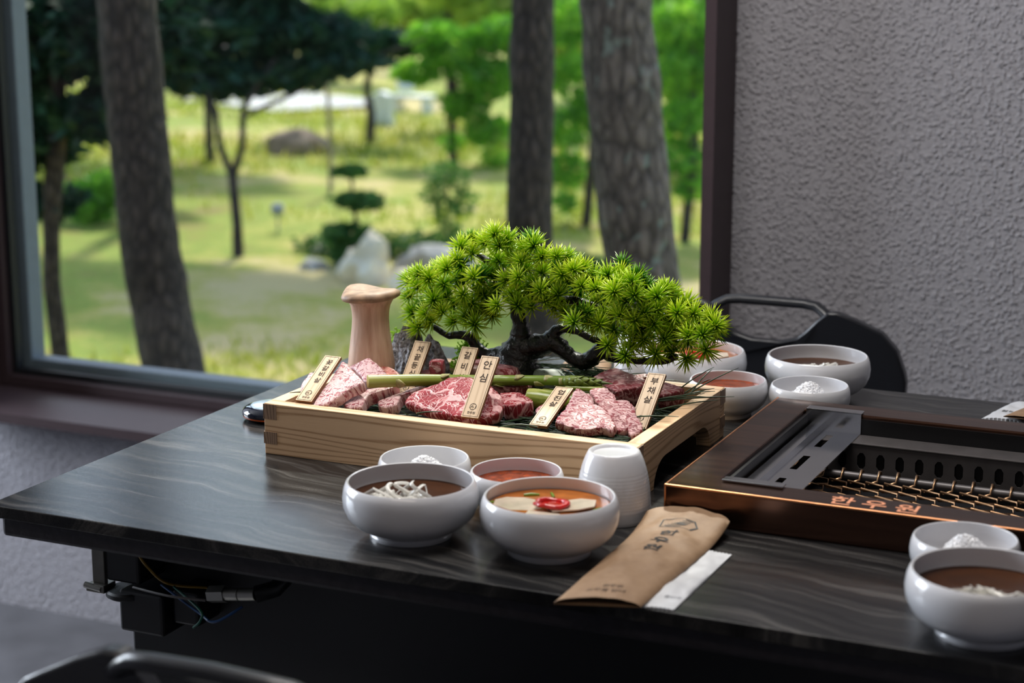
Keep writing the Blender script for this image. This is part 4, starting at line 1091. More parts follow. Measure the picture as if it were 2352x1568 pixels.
def slab(name, label, key, mat, group, jag=0.0006):
    d = BEEF[key]
    P = [Vector(p) for p in d['o']]
    n = Vector(d['n']).normalized()
    t = d['t']
    c = sum(P, Vector()) / len(P)
    u = (Vector((1, 0, 0)) - n * n.x).normalized()
    w = n.cross(u)
    L = smooth_loop([((p - c).dot(u), (p - c).dot(w)) for p in P], 5)
    r = random.Random(key)
    L = [q + Vector((r.uniform(-jag, jag), r.uniform(-jag, jag))) for q in L]
    N_ = len(L)
    rings = [(0.0, 0.0008), (0.35, 0.0008), (0.68, 0.0006), (0.90, 0.0002), (0.985, -0.0006), (1.0, -0.0020), (1.015, -t * .5), (1.0, -t + .0015), (0.95, -t)]
    vs_, fs_ = [(0, 0, rings[0][1])], []
    for (s, z) in rings[1:]:
        for q in L:
            e = nz((q.x * 160, q.y * 160, z * 60 + c.x * 50))
            vs_.append((q.x * s * (1 + .02 * e), q.y * s * (1 + .02 * e), z + (0.0007 * nz((q.x * s * 90, q.y * s * 90, c.y * 70)) if s < 1 else 0.0)))
    for k in range(N_):
        fs_.append((0, 1 + k, 1 + (k + 1) % N_))
    R_ = len(rings) - 1
    for i in range(R_ - 1):
        for k in range(N_):
            a, b_ = 1 + i * N_ + k, 1 + i * N_ + (k + 1) % N_
            fs_.append((a, a + N_, b_ + N_, b_))
    fs_.append(tuple(1 + (R_ - 1) * N_ + k for k in range(N_)))
    o = MB().add(vs_, fs_).obj(name, M[mat], None, 55)
    m = Matrix((u, w, n)).transposed().to_4x4()
    m.translation = c
    o.matrix_world = m
    return tag(o, label, 'beef', group)
GK, GE, GT, GB, GG = 'pale rib beef slices', 'marbled short plate slices', 'tenderloin steaks', 'dark blade beef pieces', 'rib finger beef cubes'
slab('beef_slice', 'pale marbled beef slice right behind the front left tag', 'A', 'pale_beef', GK)
slab('beef_slice', 'small pale beef slice poking out left of the front left tag', 'A0', 'pale_beef', GK)
slab('beef_slice', 'pale beef slice standing at the foot of the mushroom', 'B', 'pale_beef', GK)
slab('beef_slice', 'salmon coloured beef slice just right of the mushroom foot', 'B2', 'salmon_beef', GK)
slab('beef_slice', 'beef slice under the cut end of the asparagus', 'C', 'pale_beef', GK)
slab('beef_slice', 'narrow beef slice left of the large dark steak', 'D', 'pale_beef', GK)
slab('beef_steak', 'large dark red marbled steak in front of the asparagus', 'E', 'tender_beef', GT)
slab('beef_steak', 'red steak slice peeking out right of the upright tag', 'F', 'tender_beef', GT)
slab('beef_steak', 'striped red steak piece at the foot of the upright tag', 'F2', 'tender_beef', GT)
slab('beef_steak', 'small round tenderloin steak left of the green stalks', 'G', 'tender_beef', GT)
slab('beef_slice', 'dark beef piece under the middle of the asparagus', 'H', 'dark_beef', GB)
slab('beef_slice', 'large pink marbled beef slice in front of its stack', 'I', 'pink_beef', GE, .0009)
slab('beef_slice', 'middle pink marbled slice of the overlapping three', 'J', 'pink_beef', GE, .0009)
slab('beef_slice', 'hindmost pink marbled slice by the tray side', 'K', 'pink_beef', GE, .0009)
slab('beef_slice', 'pink beef tip showing left of the low lying tag', 'N', 'pink_beef', GE)
slab('beef_block', 'big dark wedge of beef behind the pink slices', 'L', 'dark_beef', GB)
slab('beef_slice', 'small bright red beef piece behind the big dark wedge', 'L2', 'salmon_beef', GB)
slab('beef_block', 'dark beef block right of the tag at the tray end', 'M', 'dark_beef', GB)

def chunk(label, c, s, mat, seed, rz=0.0, ry=0.0):
    bm = bmesh.new()
    bmesh.ops.create_cube(bm, size=2.0)
    bmesh.ops.subdivide_edges(bm, edges=bm.edges, cuts=6, use_grid_fill=True)
    for v in bm.verts:
        p = v.co
        q = Vector((math.copysign(abs(p.x) ** 1.0, p.x), p.y, p.z))
        k = 1.0 / (1 + 0.10 * ((p.x * p.y) ** 2 + (p.y * p.z) ** 2 + (p.z * p.x) ** 2))
        k *= 1 + .14 * nz(p + Vector((seed, 3, 1)), 1.1) + .05 * nz(p + Vector((seed, 3, 1)), 3)
        v.co = Vector((q.x * s[0] * k, q.y * s[1] * k, q.z * s[2] * k))
    me = bpy.data.meshes.new('beef_cube')
    bm.to_mesh(me)
    bm.free()
    me.materials.append(M[mat])
    me.shade_smooth()
    me.set_sharp_from_angle(angle=math.radians(50))
    tag(link('beef_cube', me, None, 0, c, (0, ry, rz)), label, 'beef', GG)
chunk('red beef cube left of the middle back tag, lying flat', (0.2495, 0.452, 0.8035), (.017, .012, .0060), 'dark_beef', 1)
chunk('red beef cube standing on another left of the back tag', (0.2735, 0.4265, 0.8205), (.0085, .009, .011), 'dark_beef', 2, .3)
chunk('pale fatty beef chunk between the two middle tags', (0.300, 0.452, 0.812), (.012, .011, .0095), 'fat', 3, .2)
chunk('dark red beef chunk behind the pale fatty chunk', (0.301, 0.474, 0.8145), (.015, .010, .0085), 'dark_beef', 4, .1)
chunk('beef cube with white fat right of the upright tag', (0.341, 0.458, 0.8145), (.0165, .011, .0095), 'dark_beef', 5, -.15)
chunk('small dark beef tip beside the pale pebble', (0.3575, 0.474, 0.8025), (.012, .009, .0055), 'dark_beef', 6, .2)

# ------------------------------------------------------------------ vegetables on the tray
def asparagus_material():
    m, nt, b = new_mat('asparagus_green')
    v = coords(nt, (1, 1, 1), kind='Generated')
    sep = nd(nt, 'ShaderNodeSeparateXYZ', None, Vector=v)
    fine = nd(nt, 'ShaderNodeTexNoise', None, Vector=coords(nt, (30, 300, 300)), Scale=1.0, Detail=3.0)
    k = nd(nt, 'ShaderNodeMath', {'operation': 'MULTIPLY_ADD'}, i0=fine.outputs[0], i1=0.10, i2=sep.outputs[0])
    c = ramp(nt, k.outputs[0], [(0.03, (0.52, 0.42, 0.24)), (0.07, (0.40, 0.40, 0.10)), (0.25, (0.27, 0.33, 0.045)), (0.7, (0.15, 0.23, 0.025)), (1.0, (0.10, 0.15, 0.03))])
    nt.links.new(c, b.inputs['Base Color'])
    b.inputs['Roughness'].default_value = 0.35
    return m
M['asparagus'] = asparagus_material()
M['bract'] = plain('asparagus_bract', (0.36, 0.33, 0.13), 0.45, var=0.35, scale=200)
M['tipgreen'] = plain('asparagus_tip_scale', (0.15, 0.20, 0.035), 0.4, var=0.35, scale=300)
A_PATH = [(0.2433, 0.3231, 0.826), (0.2851, 0.3579, 0.824), (0.3250, 0.3930, 0.8200), (0.3620, 0.4170, 0.8185), (0.3980, 0.4225, 0.8210), (0.4365, 0.4225, 0.8245), (0.4808, 0.4302, 0.8240)]
asp = thing('asparagus_spear', 'long green asparagus spear lying across the beef', 'asparagus', (0, 0, 0))
def along(path, s):
    k = s * (len(path) - 1)
    i = min(int(k), len(path) - 2)
    return Vector(path[i]).lerp(Vector(path[i + 1]), k - i)
AP = [along(A_PATH, i / 40) for i in range(41)]
def ar(i):
    s = i / 40
    return 0.0070 - 0.0022 * s if s < .82 else max(.0004, 0.0052 * (1 - ((s - .82) / .18) ** 2.0))
stk = MB().tube(AP, [ar(i) for i in range(41)], 16).obj('stalk', M['asparagus'], asp, 50)
def bract(pos, tdir, r, ang, ln, wd, mat, lift=1.08):
    t = Vector(tdir).normalized()
    a = Vector((0, 0, 1))
    n1 = (a - t * a.dot(t)).normalized()
    b1 = t.cross(n1)
    mb = MB()
    vs_ = []
    for (s, q) in ((0, 1), (.35, 1.05), (.7, .65), (1, .05)):
        for e in (-1, -.5, 0, .5, 1):
            th = ang + e * wd * q
            rr = r * (lift + .10 * s * (1 - abs(e) * .4))
            vs_.append(Vector(pos) + t * (s * ln) + n1 * math.cos(th) * rr + b1 * math.sin(th) * rr)
    fs_ = [(i * 5 + k, i * 5 + k + 1, (i + 1) * 5 + k + 1, (i + 1) * 5 + k) for i in range(3) for k in range(4)]
    o = mb.add(vs_, fs_).obj('bract', M[mat], stk, 60)
    md = o.modifiers.new('solid', 'SOLIDIFY')
    md.thickness = .0004
td = AP[22] - AP[20]
for i, ang in ((10, -.4), (10, 1.9), (18, 2.3), (22, -.2), (26, 1.7), (28, .1), (30, 2.5), (31, 1.0), (4, 1.3)):
    bract(AP[i], td, ar(i), ang + 0.6, .011, .75, 'bract')
k = 0
for i in (32, 33, 34, 35, 36, 37):
    for q in range(4):
        bract(AP[i], td, ar(i), q * PI / 2 + k * .8, .010, .85, 'tipgreen', 1.06)
    k += 1
def stalk_material():
    m, nt, b = new_mat('green_stalk')
    n = nd(nt, 'ShaderNodeTexNoise', None, Vector=coords(nt, (14, 180, 180)), Scale=1.0, Detail=3.0)
    c = ramp(nt, n.outputs[0], [(0.35, (0.14, 0.19, 0.018)), (0.5, (0.24, 0.29, 0.035)), (0.62, (0.45, 0.46, 0.12))])
    nt.links.new(c, b.inputs['Base Color'])
    b.inputs['Roughness'].default_value = 0.3
    bump(nt, b, n.outputs[0], .3, .001)
    return m
M['stalk'] = stalk_material()
def stalk(label, p, q, r, flat):
    mb = MB()
    pp = [Vector(p).lerp(Vector(q), i / 12) for i in range(13)]
    mb.tube(pp, [r * (1 + .05 * math.sin(i * .9)) for i in range(13)], 14, True, flat, (0, 0, 1))
    tag(mb.obj('green_stalk', M['stalk'], None, 50, .0008), label, 'vegetable', 'cut green stalks')
stalk('thick cut green stalk in front of the low lying tag top', (0.3965, 0.3965, 0.8065), (0.462, 0.408, 0.8045), .0112, 1.1)
stalk('middle green stalk behind the thick cut one', (0.404, 0.4205, 0.8080), (0.474, 0.428, 0.8075), .0058, 1.2)
stalk('thin green stalk just below the asparagus tip', (0.417, 0.4330, 0.8130), (0.468, 0.4420, 0.8130), .0038, 1.3)

def mushroom():
    t = thing('king_oyster_mushroom', 'tall king oyster mushroom standing at the back left of the tray', 'mushroom', (0.1885, 0.4300, 0.7868))
    m, nt, b = new_mat('mushroom_stem')
    n = nd(nt, 'ShaderNodeTexNoise', None, Vector=coords(nt, (160, 160, 14)), Scale=1.0, Detail=4.0)
    nt.links.new(ramp(nt, n.outputs[0], [(0.3, (0.52, 0.30, 0.20)), (0.6, (0.70, 0.48, 0.35))]), b.inputs['Base Color'])
    b.inputs['Roughness'].default_value = .55
    b.inputs['Subsurface Weight'].default_value = .25
    b.inputs['Subsurface Radius'].default_value = (1, .5, .3)
    b.inputs['Subsurface Scale'].default_value = .006
    bump(nt, b, n.outputs[0], .3, .001)
    wob = lambda i, an, r, z: (r * (1 + .03 * nz((math.cos(an) * 2, math.sin(an) * 2, z * 25))), z)
    prof = [(0, 0), (.017, .0005), (.0205, .005), (.0225, .014), (.0258, .022), (.0264, .030), (.0248, .045), (.0228, .060), (.0213, .073), (.0205, .084), (.0208, .092), (.0222, .099), (.0246, .104), (.0265, .107), (.0265, .109)]
    MB().lathe(prof, 36, (0, 0, 0), wob).obj('stem', m, t, 60)
    cm = plain('mushroom_cap', (0.36, 0.235, 0.15), .55, var=.35, scale=90, bmp=.3)
    cw = lambda i, an, r, z: (r * (1 + .035 * math.sin(3 * an + 1) + .02 * math.sin(5 * an)), z + (r / .03) ** 2 * (.0022 * math.sin(2 * an + 2.2) + .0012 * math.sin(3 * an)))
    MB().lathe([(0, .1155), (.010, .1160), (.020, .1165), (.027, .1160), (.0315, .1140), (.0330, .1110), (.0318, .1080), (.0285, .1060), (.024, .1045), (.010, .1050), (0, .1055)], 40, (0, 0, 0), cw).obj('cap', cm, t, 60)
mushroom()

# ------------------------------------------------------------------ rock, moss, pebble
M['lava'] = plain('dark_craggy_stone', (0.17, 0.175, 0.195), 0.6, var=0.95, scale=260, bmp=1.0)
def crag():
    bm = bmesh.new()
    bmesh.ops.create_icosphere(bm, subdivisions=5, radius=1.0)
    for v in bm.verts:
        p = v.co.copy()
        an = math.atan2(p.y, p.x)
        ridge = abs(nz((math.cos(an) * 2.6, math.sin(an) * 2.6, p.z * .35 + 2.0), 1.6))
        k = 0.84 + .50 * ridge + .16 * nz(p, 4) + .10 * nz(p, 9)
        z = p.z
        x = p.x * .043 * k
        top = .066 if p.x < .25 else .056
        notch = 1 - .42 * math.exp(-((p.x - .22) / .13) ** 2)
        v.co = Vector((x * (1 - .25 * max(0, z)) - max(0, z) * .006, p.y * .022 * k * (1 - .35 * max(0, z)), max(-.004, z * top * notch * (.86 + .35 * ridge + .10 * nz(p, 6)))))
    me = bpy.data.meshes.new('ornamental_rock')
    bm.to_mesh(me)
    bm.free()
    me.materials.append(M['lava'])
    me.shade_smooth()
    me.set_sharp_from_angle(angle=math.radians(40))
    return link('ornamental_rock', me, None, 0, (0.2205, 0.4900, 0.791))
tag(crag(), 'dark craggy ornamental rock behind the second tag', 'rock')
M['moss'] = leaf_mat('bright_moss', [(0.3, (0.22, 0.42, 0.03)), (0.6, (0.48, 0.72, 0.06))], 0.45, 220.0)
def moss(label, c, s, seed, n=420):
    r = random.Random(seed)
    mb = MB()
    for _ in range(n):
        d = Vector((r.gauss(0, 1), r.gauss(0, 1), r.gauss(0, 1))).normalized()
        d.z = abs(d.z)
        p = Vector((d.x * s[0], d.y * s[1], d.z * s[2])) * r.uniform(.55, 1.0)
        q = p + Vector((r.uniform(-1, 1), r.uniform(-1, 1), r.uniform(-.3, 1.2))) * .0035
        w = q + Vector((r.uniform(-1, 1), r.uniform(-1, 1), r.uniform(-.6, .8))) * .0030
        mb.tube([p, q, w], [.0006, .0007, .0012], 4)
    o = mb.obj('moss_clump', M['moss'], None, 80, 0, c)
    tag(o, label, 'moss', kind='stuff')
moss('bright green curly moss left of the dark rock', (0.1815, 0.5070, 0.787), (.0165, .012, .054), 1, 900)
moss('bright green curly moss behind the left bonsai branch', (0.2780, 0.5120, 0.787), (.030, .008, .054), 2, 1000)
def pebble(label, c, s, col, seed):
    me = rock_mesh(s[0], s[1], s[2], seed, plain('river_pebble', col, .5, var=.35, scale=60), 4, .12)
    tag(link('pebble', me, None, 0, c), label, 'stone', 'pale pebbles')
pebble('smooth pale green pebble behind the asparagus', (0.379, 0.4930, 0.8035), (.027, .017, .0135), (0.36, 0.42, 0.36), 2.5)
pebble('smaller pale pebble half hidden right of the green pebble', (0.409, 0.505, 0.796), (.016, .011, .009), (0.44, 0.46, 0.36), 6.1)

# ------------------------------------------------------------------ fresh pine needles on the tray
M['freshneedle'] = plain('fresh_pine_needle', (0.030, 0.065, 0.028), 0.38, var=0.6, scale=60)
M['needletip'] = plain('needle_sheath', (0.26, 0.14, 0.06), 0.6, var=.2)
def needle_path(r, p, ang, ln, lift=0.0, sag=0.002):
    d = Vector((math.cos(ang), math.sin(ang), lift))
    side = Vector((-math.sin(ang), math.cos(ang), 0)) * r.uniform(-.008, .008)
    return [Vector(p) + d * (ln * s) + side * (s * s) - Vector((0, 0, sag * s * s)) for s in (0, .25, .5, .75, 1)]
def needle_bed():
    r = random.Random(8)
    mb = MB()
    for i_ in range(1100):
        x, y = (r.uniform(.19, .545), r.uniform(.295, .515)) if i_ < 450 else ((r.uniform(.47, .548), r.uniform(.30, .51)) if i_ < 850 else (r.uniform(.36, .54), r.uniform(.288, .33)))
        ang = r.choice([r.gauss(.15, .35), r.gauss(.9, .4), r.gauss(-.4, .3)])
        ln = r.uniform(.04, .08)
        p = Vector((x - math.cos(ang) * ln / 2, y - math.sin(ang) * ln / 2, r.uniform(.7875, .796)))
        P = needle_path(r, p, ang, ln, 0, 0)
        if all(tx0 + tw + .002 < q.x < tx1 - tw - .002 and ty0 + tw + .002 < q.y < ty1 - tw - .002 for q in P):
            mb.tube(P, [.0005, .0006, .0006, .0005, .0002], 4)
    for _ in range(170):     # loose heap along the back rim
        x, y = r.uniform(.335, .46), r.uniform(.497, .520)
        ang = r.gauss(-.15, .45)
        ln = r.uniform(.04, .075)
        p = Vector((x - math.cos(ang) * ln / 2, y, r.uniform(.800, .818)))
        mb.tube(needle_path(r, p, ang, ln, r.uniform(-.1, .1), 0), [.0005, .0006, .0006, .0005, .0002], 4)
    tag(mb.obj('pine_needle_bed', M['freshneedle'], None, 80), 'bed of loose dark green pine needles under the beef', 'pine needles', kind='stuff')
needle_bed()
PN = []
def needle(p, q, sag=0.0, bend=(0, 0, 0)):
    p, q = Vector(p), Vector(q)
    P = [p.lerp(q, s) + Vector(bend) * (4 * s * (1 - s)) for s in (0, .2, .4, .6, .8, 1)]
    t = thing('pine_needle', 'single long pine needle sticking out over the right rim of the tray', 'pine needle', P[0], 0, 'pine needles over the right rim')
    PN.append(t)
    MB().tube([c - P[0] for c in P], [.0007, .0008, .0008, .0007, .0006, .0003], 6).obj('blade', M['freshneedle'], t, 80)
    MB().tube([Vector((0, 0, 0)), (P[0] - P[1]) * .12], [.0009, .0007], 6).obj('sheath', M['needletip'], t, 80)
for p, q in (((.515, .425, .807), (.603, .470, .8135)), ((.520, .430, .808), (.576, .452, .818)), ((.53, .402, .804), (.590, .455, .812)), ((.513, .362, .805), (.575, .374, .8115)), ((.54, .47, .805), (.567, .500, .823)), ((.545, .475, .806), (.590, .524, .832)), ((.535, .465, .806), (.579, .478, .815)), ((.53, .49, .806), (.562, .525, .830)), ((.525, .45, .806), (.578, .463, .812)), ((.548, .492, .808), (.558, .530, .826)), ((.54, .455, .806), (.571, .500, .8125))):
    needle(p, q, 0, (0, 0, .002))
for lab, p, q, bd in (('thin dark pine needle curling over the front rim of the tray', (.455, .2905, .8075), (.4185, .2745, .8070), (0, 0, .003)), ('short pine needle at the left inner corner of the tray', (.181, .322, .8075), (.1565, .306, .8085), (0, 0, .001)), ('pine needle lying in front of the large dark steak', (.318, .2925, .8065), (.343, .3015, .8085), (0, 0, .001)), ('pine needle crossing in front of the far white cup', (.45, .515, .8075), (.525, .534, .8085), (0, 0, .001))):
    needle(p, q, 0, bd)
    PN[-1]['label'] = lab
    del PN[-1]['group']

# ------------------------------------------------------------------ bonsai
M['bonsaibark'] = plain('glossy_black_bark', (0.006, 0.0055, 0.006), 0.28, var=0.3, scale=220, bmp=0.9)
def needle_plastic():
    m, nt, b = new_mat('plastic_pine_needle')
    at = nt.nodes.new('ShaderNodeAttribute')
    at.attribute_name = 'needle_tone'
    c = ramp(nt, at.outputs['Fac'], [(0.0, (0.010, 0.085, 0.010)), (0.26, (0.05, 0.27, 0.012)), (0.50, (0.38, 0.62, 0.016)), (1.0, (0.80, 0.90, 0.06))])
    nt.links.new(c, b.inputs['Base Color'])
    b.inputs['Roughness'].default_value = .28
    tr = nd(nt, 'ShaderNodeBsdfTranslucent', None, Color=c)
    mx = nd(nt, 'ShaderNodeMixShader', None, i0=0.52, i1=b.outputs[0], i2=tr.outputs[0])
    out = [n for n in nt.nodes if n.type == 'OUTPUT_MATERIAL'][0]
    nt.links.new(mx.outputs[0], out.inputs['Surface'])
    return m
M['plasticneedle'] = needle_plastic()
def tuft_mesh(seed, bright, n=46):
    r = random.Random(seed)
    vs_, fs_, tone = [], [], []
    def spike(d, ln, rad, base):
        d = d.normalized()
        a = Vector((0, 0, 1)) if abs(d.z) < .9 else Vector((1, 0, 0))
        n1 = d.cross(a).normalized()
        n2 = d.cross(n1)
        o = len(vs_)
        for (s, q) in ((0.0, .7), (.55, 1.0)):
            for k in range(3):
                an = 2 * PI * k / 3
                vs_.append(base + d * (ln * s) + (n1 * math.cos(an) + n2 * math.sin(an)) * rad * q)
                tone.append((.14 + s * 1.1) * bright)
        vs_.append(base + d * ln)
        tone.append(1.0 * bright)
        for k in range(3):
            k2 = (k + 1) % 3
            fs_.append((o + k, o + k2, o + 3 + k2, o + 3 + k))
            fs_.append((o + 3 + k, o + 3 + k2, o + 6))
    for i in range(n):
        th = math.acos(1 - (i + .5) / n * 1.25)
        ph = i * 2.39996 + r.uniform(-.2, .2)
        d = Vector((math.sin(th) * math.cos(ph), math.sin(th) * math.sin(ph), math.cos(th) + .12))
        spike(d, r.uniform(.0150, .0200), .00088, Vector((0, 0, -.001)))
    spike(Vector((r.uniform(-.2, .2), r.uniform(-.2, .2), -1)), .020, .0011, Vector((0, 0, 0)))
    me = bpy.data.meshes.new('needle_tuft')
    me.from_pydata([tuple(v) for v in vs_], [], fs_)
    at = me.attributes.new('needle_tone', 'FLOAT', 'POINT')
    at.data.foreach_set('value', tone)
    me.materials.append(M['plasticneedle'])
    me.shade_smooth()
    return me
bons = thing('bonsai_tree', 'ornamental bonsai pine with bright green needle tufts and glossy black trunk', 'bonsai', (0.325, 0.495, 0.787))
BO = Vector((0.325, 0.495, 0.787))
def limb(name, key, radii, y=None):
    P = [Vector(p) - BO for p in BONSAI[key]]
    Q, R_ = [], []
    for i in range(len(P) - 1):
        for k in range(7):
            s = k / 7
            p0, p1, p2, p3 = P[max(i - 1, 0)], P[i], P[i + 1], P[min(i + 2, len(P) - 1)]
            Q.append(0.5 * ((2 * p1) + (-p0 + p2) * s + (2 * p0 - 5 * p1 + 4 * p2 - p3) * s * s + (-p0 + 3 * p1 - 3 * p2 + p3) * s ** 3))
            R_.append(radii[i] * (1 - s) + radii[i + 1] * s)
    Q.append(P[-1]); R_.append(radii[-1])
    mb = MB().tube(Q, R_, 12)
    for i, v in enumerate(mb.v):
        c = Q[min(i // 12, len(Q) - 1)]
        kk = 1 + .22 * nz((Vector(v) + BO), 130) + .14 * nz((Vector(v) + BO), 300)
        mb.v[i] = tuple(c + (Vector(v) - c) * kk)
    mb.obj(name, M['bonsaibark'], bons, 60)
limb('trunk', 'trunk_main', [.030, .024, .020, .0125, .0095, .0085, .007])
limb('branch', 'trunk_right', [.018, .0135, .0125, .010])
limb('branch', 'br_up', [.009, .0068, .0052, .0042, .0040, .003])
limb('branch', 'br_low', [.011, .0095, .0085, .0092, .0085, .0065, .0045, .004, .003])
limb('branch', 'br_left', [.013, .0105, .0070, .0062, .0065, .0045, .004, .003])
limb('branch', 'br_top', [.007, .006, .005, .003])
limb('branch', 'br_topr', [.006, .006, .0055, .005, .0045, .004, .003])
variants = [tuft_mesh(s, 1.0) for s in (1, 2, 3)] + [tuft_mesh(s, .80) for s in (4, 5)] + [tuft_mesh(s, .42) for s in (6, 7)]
rt = random.Random(21)
cenx = sum(p[0] for p in BONSAI['tufts']) / len(BONSAI['tufts'])
def put_tuft(p, me, fwd, sc):
    q = Vector(p) - BO
    out = Vector(((p[0] - cenx) * 2.2, -fwd, (p[2] - .865) * 9.0 + .25))
    out += Vector((rt.uniform(-.5, .5), rt.uniform(-.35, .35), rt.uniform(-.4, .5)))
    o = link('needle_tuft', me, bons, 0, q)
    o.rotation_mode = 'QUATERNION'
    o.rotation_quaternion = out.to_track_quat('Z', 'Y')
    o.scale = (sc, sc, sc)
for p in BONSAI['tufts']:
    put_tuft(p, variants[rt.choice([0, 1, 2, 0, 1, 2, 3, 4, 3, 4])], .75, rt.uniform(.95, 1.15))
base = BONSAI['tufts']
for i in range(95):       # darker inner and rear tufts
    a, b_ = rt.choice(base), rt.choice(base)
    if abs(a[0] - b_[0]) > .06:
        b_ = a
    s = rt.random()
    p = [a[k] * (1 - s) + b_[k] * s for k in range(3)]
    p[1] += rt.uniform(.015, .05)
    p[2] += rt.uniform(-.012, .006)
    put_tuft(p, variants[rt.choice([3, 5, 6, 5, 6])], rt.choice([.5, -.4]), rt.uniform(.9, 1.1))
# ------------------------------------------------------------------ bowls, cups and what is in them
BIG = [(0, .0045), (.030, .0040), (.0345, .0), (.0375, .0), (.0380, .0026), (.0366, .0046), (.0420, .0072), (.0510, .0125), (.0582, .0200), (.0619, .0290), (.0627, .0370), (.0614, .0456), (.0592, .0512), (.0580, .0522), (.0566, .0516), (.0572, .0460), (.0585, .0390), (.0575, .0310), (.0520, .0200), (.0400, .0125), (.0200, .0098), (0, .0094)]
def bowl_mesh(sr, sz):
    return MB().lathe([(r * sr, z * sz) for r, z in BIG], 72).mesh('bowl', M['ceramic'], 40)
big_me, small_me = bowl_mesh(1.0, 1.0), bowl_mesh(0.735, 0.80)
def bowl(big, x, y, label):
    o = link('white_bowl', big_me if big else small_me, None, 0, (x, y, TZ))
    return tag(o, label, 'bowl', 'large white soup bowls' if big else 'small white dipping bowls')
def liquid(name, x, y, r, z, mat, label, wav=0.0):
    # a filled body of liquid that follows the inside of the bowl
    mb = MB()
    prof = [(0, z), (r * .5, z), (r * .96, z), (r, z + .0007), (r, z - .001), (r * .93, z - .008), (r * .7, z - .014), (0, z - .016)]
    if wav:
        wob = lambda i, an, rr, zz: (rr, zz + (wav * nz((math.cos(an) * rr * 90, math.sin(an) * rr * 90, x * 40)) if i < 3 else 0))
        prof = [(0, z), (r * .2, z), (r * .4, z), (r * .6, z), (r * .8, z)] + prof[2:]
        wob2 = lambda i, an, rr, zz: (rr, zz + (wav * nz((math.cos(an) * rr * 90, math.sin(an) * rr * 90, x * 40)) if i < 5 else 0))
        mb.lathe(prof, 48, (0, 0, 0), wob2)
    else:
        mb.lathe(prof, 48)
    o = mb.obj(name, M[mat], None, 40, 0, (x, y, TZ))
    return tag(o, label, 'broth' if 'broth' in name else 'sauce', kind='stuff')
M['soy'] = plain('soy_broth', (0.060, 0.021, 0.007), 0.05, var=0.25, scale=30, spec=.35)
M['kimchi'] = plain('radish_kimchi_broth', (0.42, 0.13, 0.025), 0.07, var=0.35, scale=40, spec=.5, coat=.3)
M['sauce'] = plain('red_chili_sauce', (0.25, 0.042, 0.008), 0.16, var=0.5, scale=150, bmp=.3, coat=.3)
M['noodle'] = plain('white_onion_strand', (0.84, 0.82, 0.76), 0.16, var=0.08, scale=80, coat=.1)
M['salt'] = plain('white_salt', (0.90, 0.90, 0.92), 0.35, var=0.03)
M['radish'] = plain('white_radish_slice', (0.70, 0.60, 0.47), 0.2, var=0.18, scale=70, coat=.3)
M['chili'] = plain('red_chili', (0.52, 0.012, 0.010), 0.15, var=0.3, scale=150, coat=.4)
M['scallion'] = plain('green_onion', (0.20, 0.32, 0.04), 0.25, var=0.3, scale=150)

def salt(x, y, label, seed, h=.020):
    r = random.Random(seed)
    mb = MB()
    z0 = .0160
    mb.lathe([(0, z0 + h * .93), (.005, z0 + h * .91), (.010, z0 + h * .84), (.0155, z0 + h * .68), (.021, z0 + h * .44), (.026, z0 + h * .16), (.0285, z0), (.024, z0 - .006), (0, z0 - .0065)], 28, (0, 0, 0), lambda i, an, rr, zz: (rr * (1 + .12 * math.sin(3 * an + seed)), zz + .0015 * nz((math.cos(an) * rr * 300, math.sin(an) * rr * 300, seed))))
    for _ in range(1100):
        q = r.random() ** .7
        rr, an = q * .0265, r.uniform(0, 2 * PI)
        zc = z0 + h * .94 * (1 - q ** 2.0) + r.uniform(-.0008, .0016)
        rr *= 1 + .12 * math.sin(3 * an + seed)
        c = Vector((math.cos(an) * rr, math.sin(an) * rr, zc))
        s = r.uniform(.0006, .0013)
        M3 = Matrix.Rotation(r.uniform(0, PI), 3, 'Z') @ Matrix.Rotation(r.uniform(0, PI), 3, 'X')
        pts = [M3 @ Vector((a * s, b_ * s, e * s * .55)) + c for e in (-1, 1) for b_ in (-1, 1) for a in (-1, 1)]
        mb.add(pts, [(0, 1, 3, 2), (4, 6, 7, 5), (0, 4, 5, 1), (1, 5, 7, 3), (3, 7, 6, 2), (2, 6, 4, 0)])
    tag(mb.obj('coarse_salt', M['salt'], None, None, 0, (x, y, TZ)), label, 'salt', kind='stuff')

def strands(x, y, z, label, seed, n, rad, arch, cx_=0, cy_=0):
    t = thing('onion_strands', label, 'noodles', (x, y, TZ))
    r = random.Random(seed)
    for i in range(n):
        an = r.uniform(-.6, .6) + (PI if i % 3 == 0 else 0)
        c = Vector((cx_ + r.uniform(-.75, .75) * rad, cy_ + r.uniform(-.55, .55) * rad, z))
        if (c.xy - Vector((0, 0))).length > .038:
            c.xy = c.xy.normalized() * .036
        d, q = Vector((math.cos(an), math.sin(an), 0)), Vector((-math.sin(an), math.cos(an), 0))
        L_ = r.uniform(.020, .042)
        cu = r.uniform(-.008, .008)
        hi = arch * (r.uniform(.75, 1.0) if i < 5 else r.uniform(.05, .45))
        P = []
        for k in range(22):
            s = k / 21
            p = c + d * ((s - .5) * L_ + .006 * math.sin(2 * PI * s)) + q * (cu * math.sin(2 * PI * s + i) + .004 * math.sin(5 * s + i)) + Vector((0, 0, hi * math.sin(PI * s) ** .7 - .001))
            if p.xy.length > .050:
                p.xy = p.xy.normalized() * .050
            P.append(p)
        MB().tube(P, .0018, 6, True, 0.35).obj('strand', M['noodle'], t, 60)
    return t

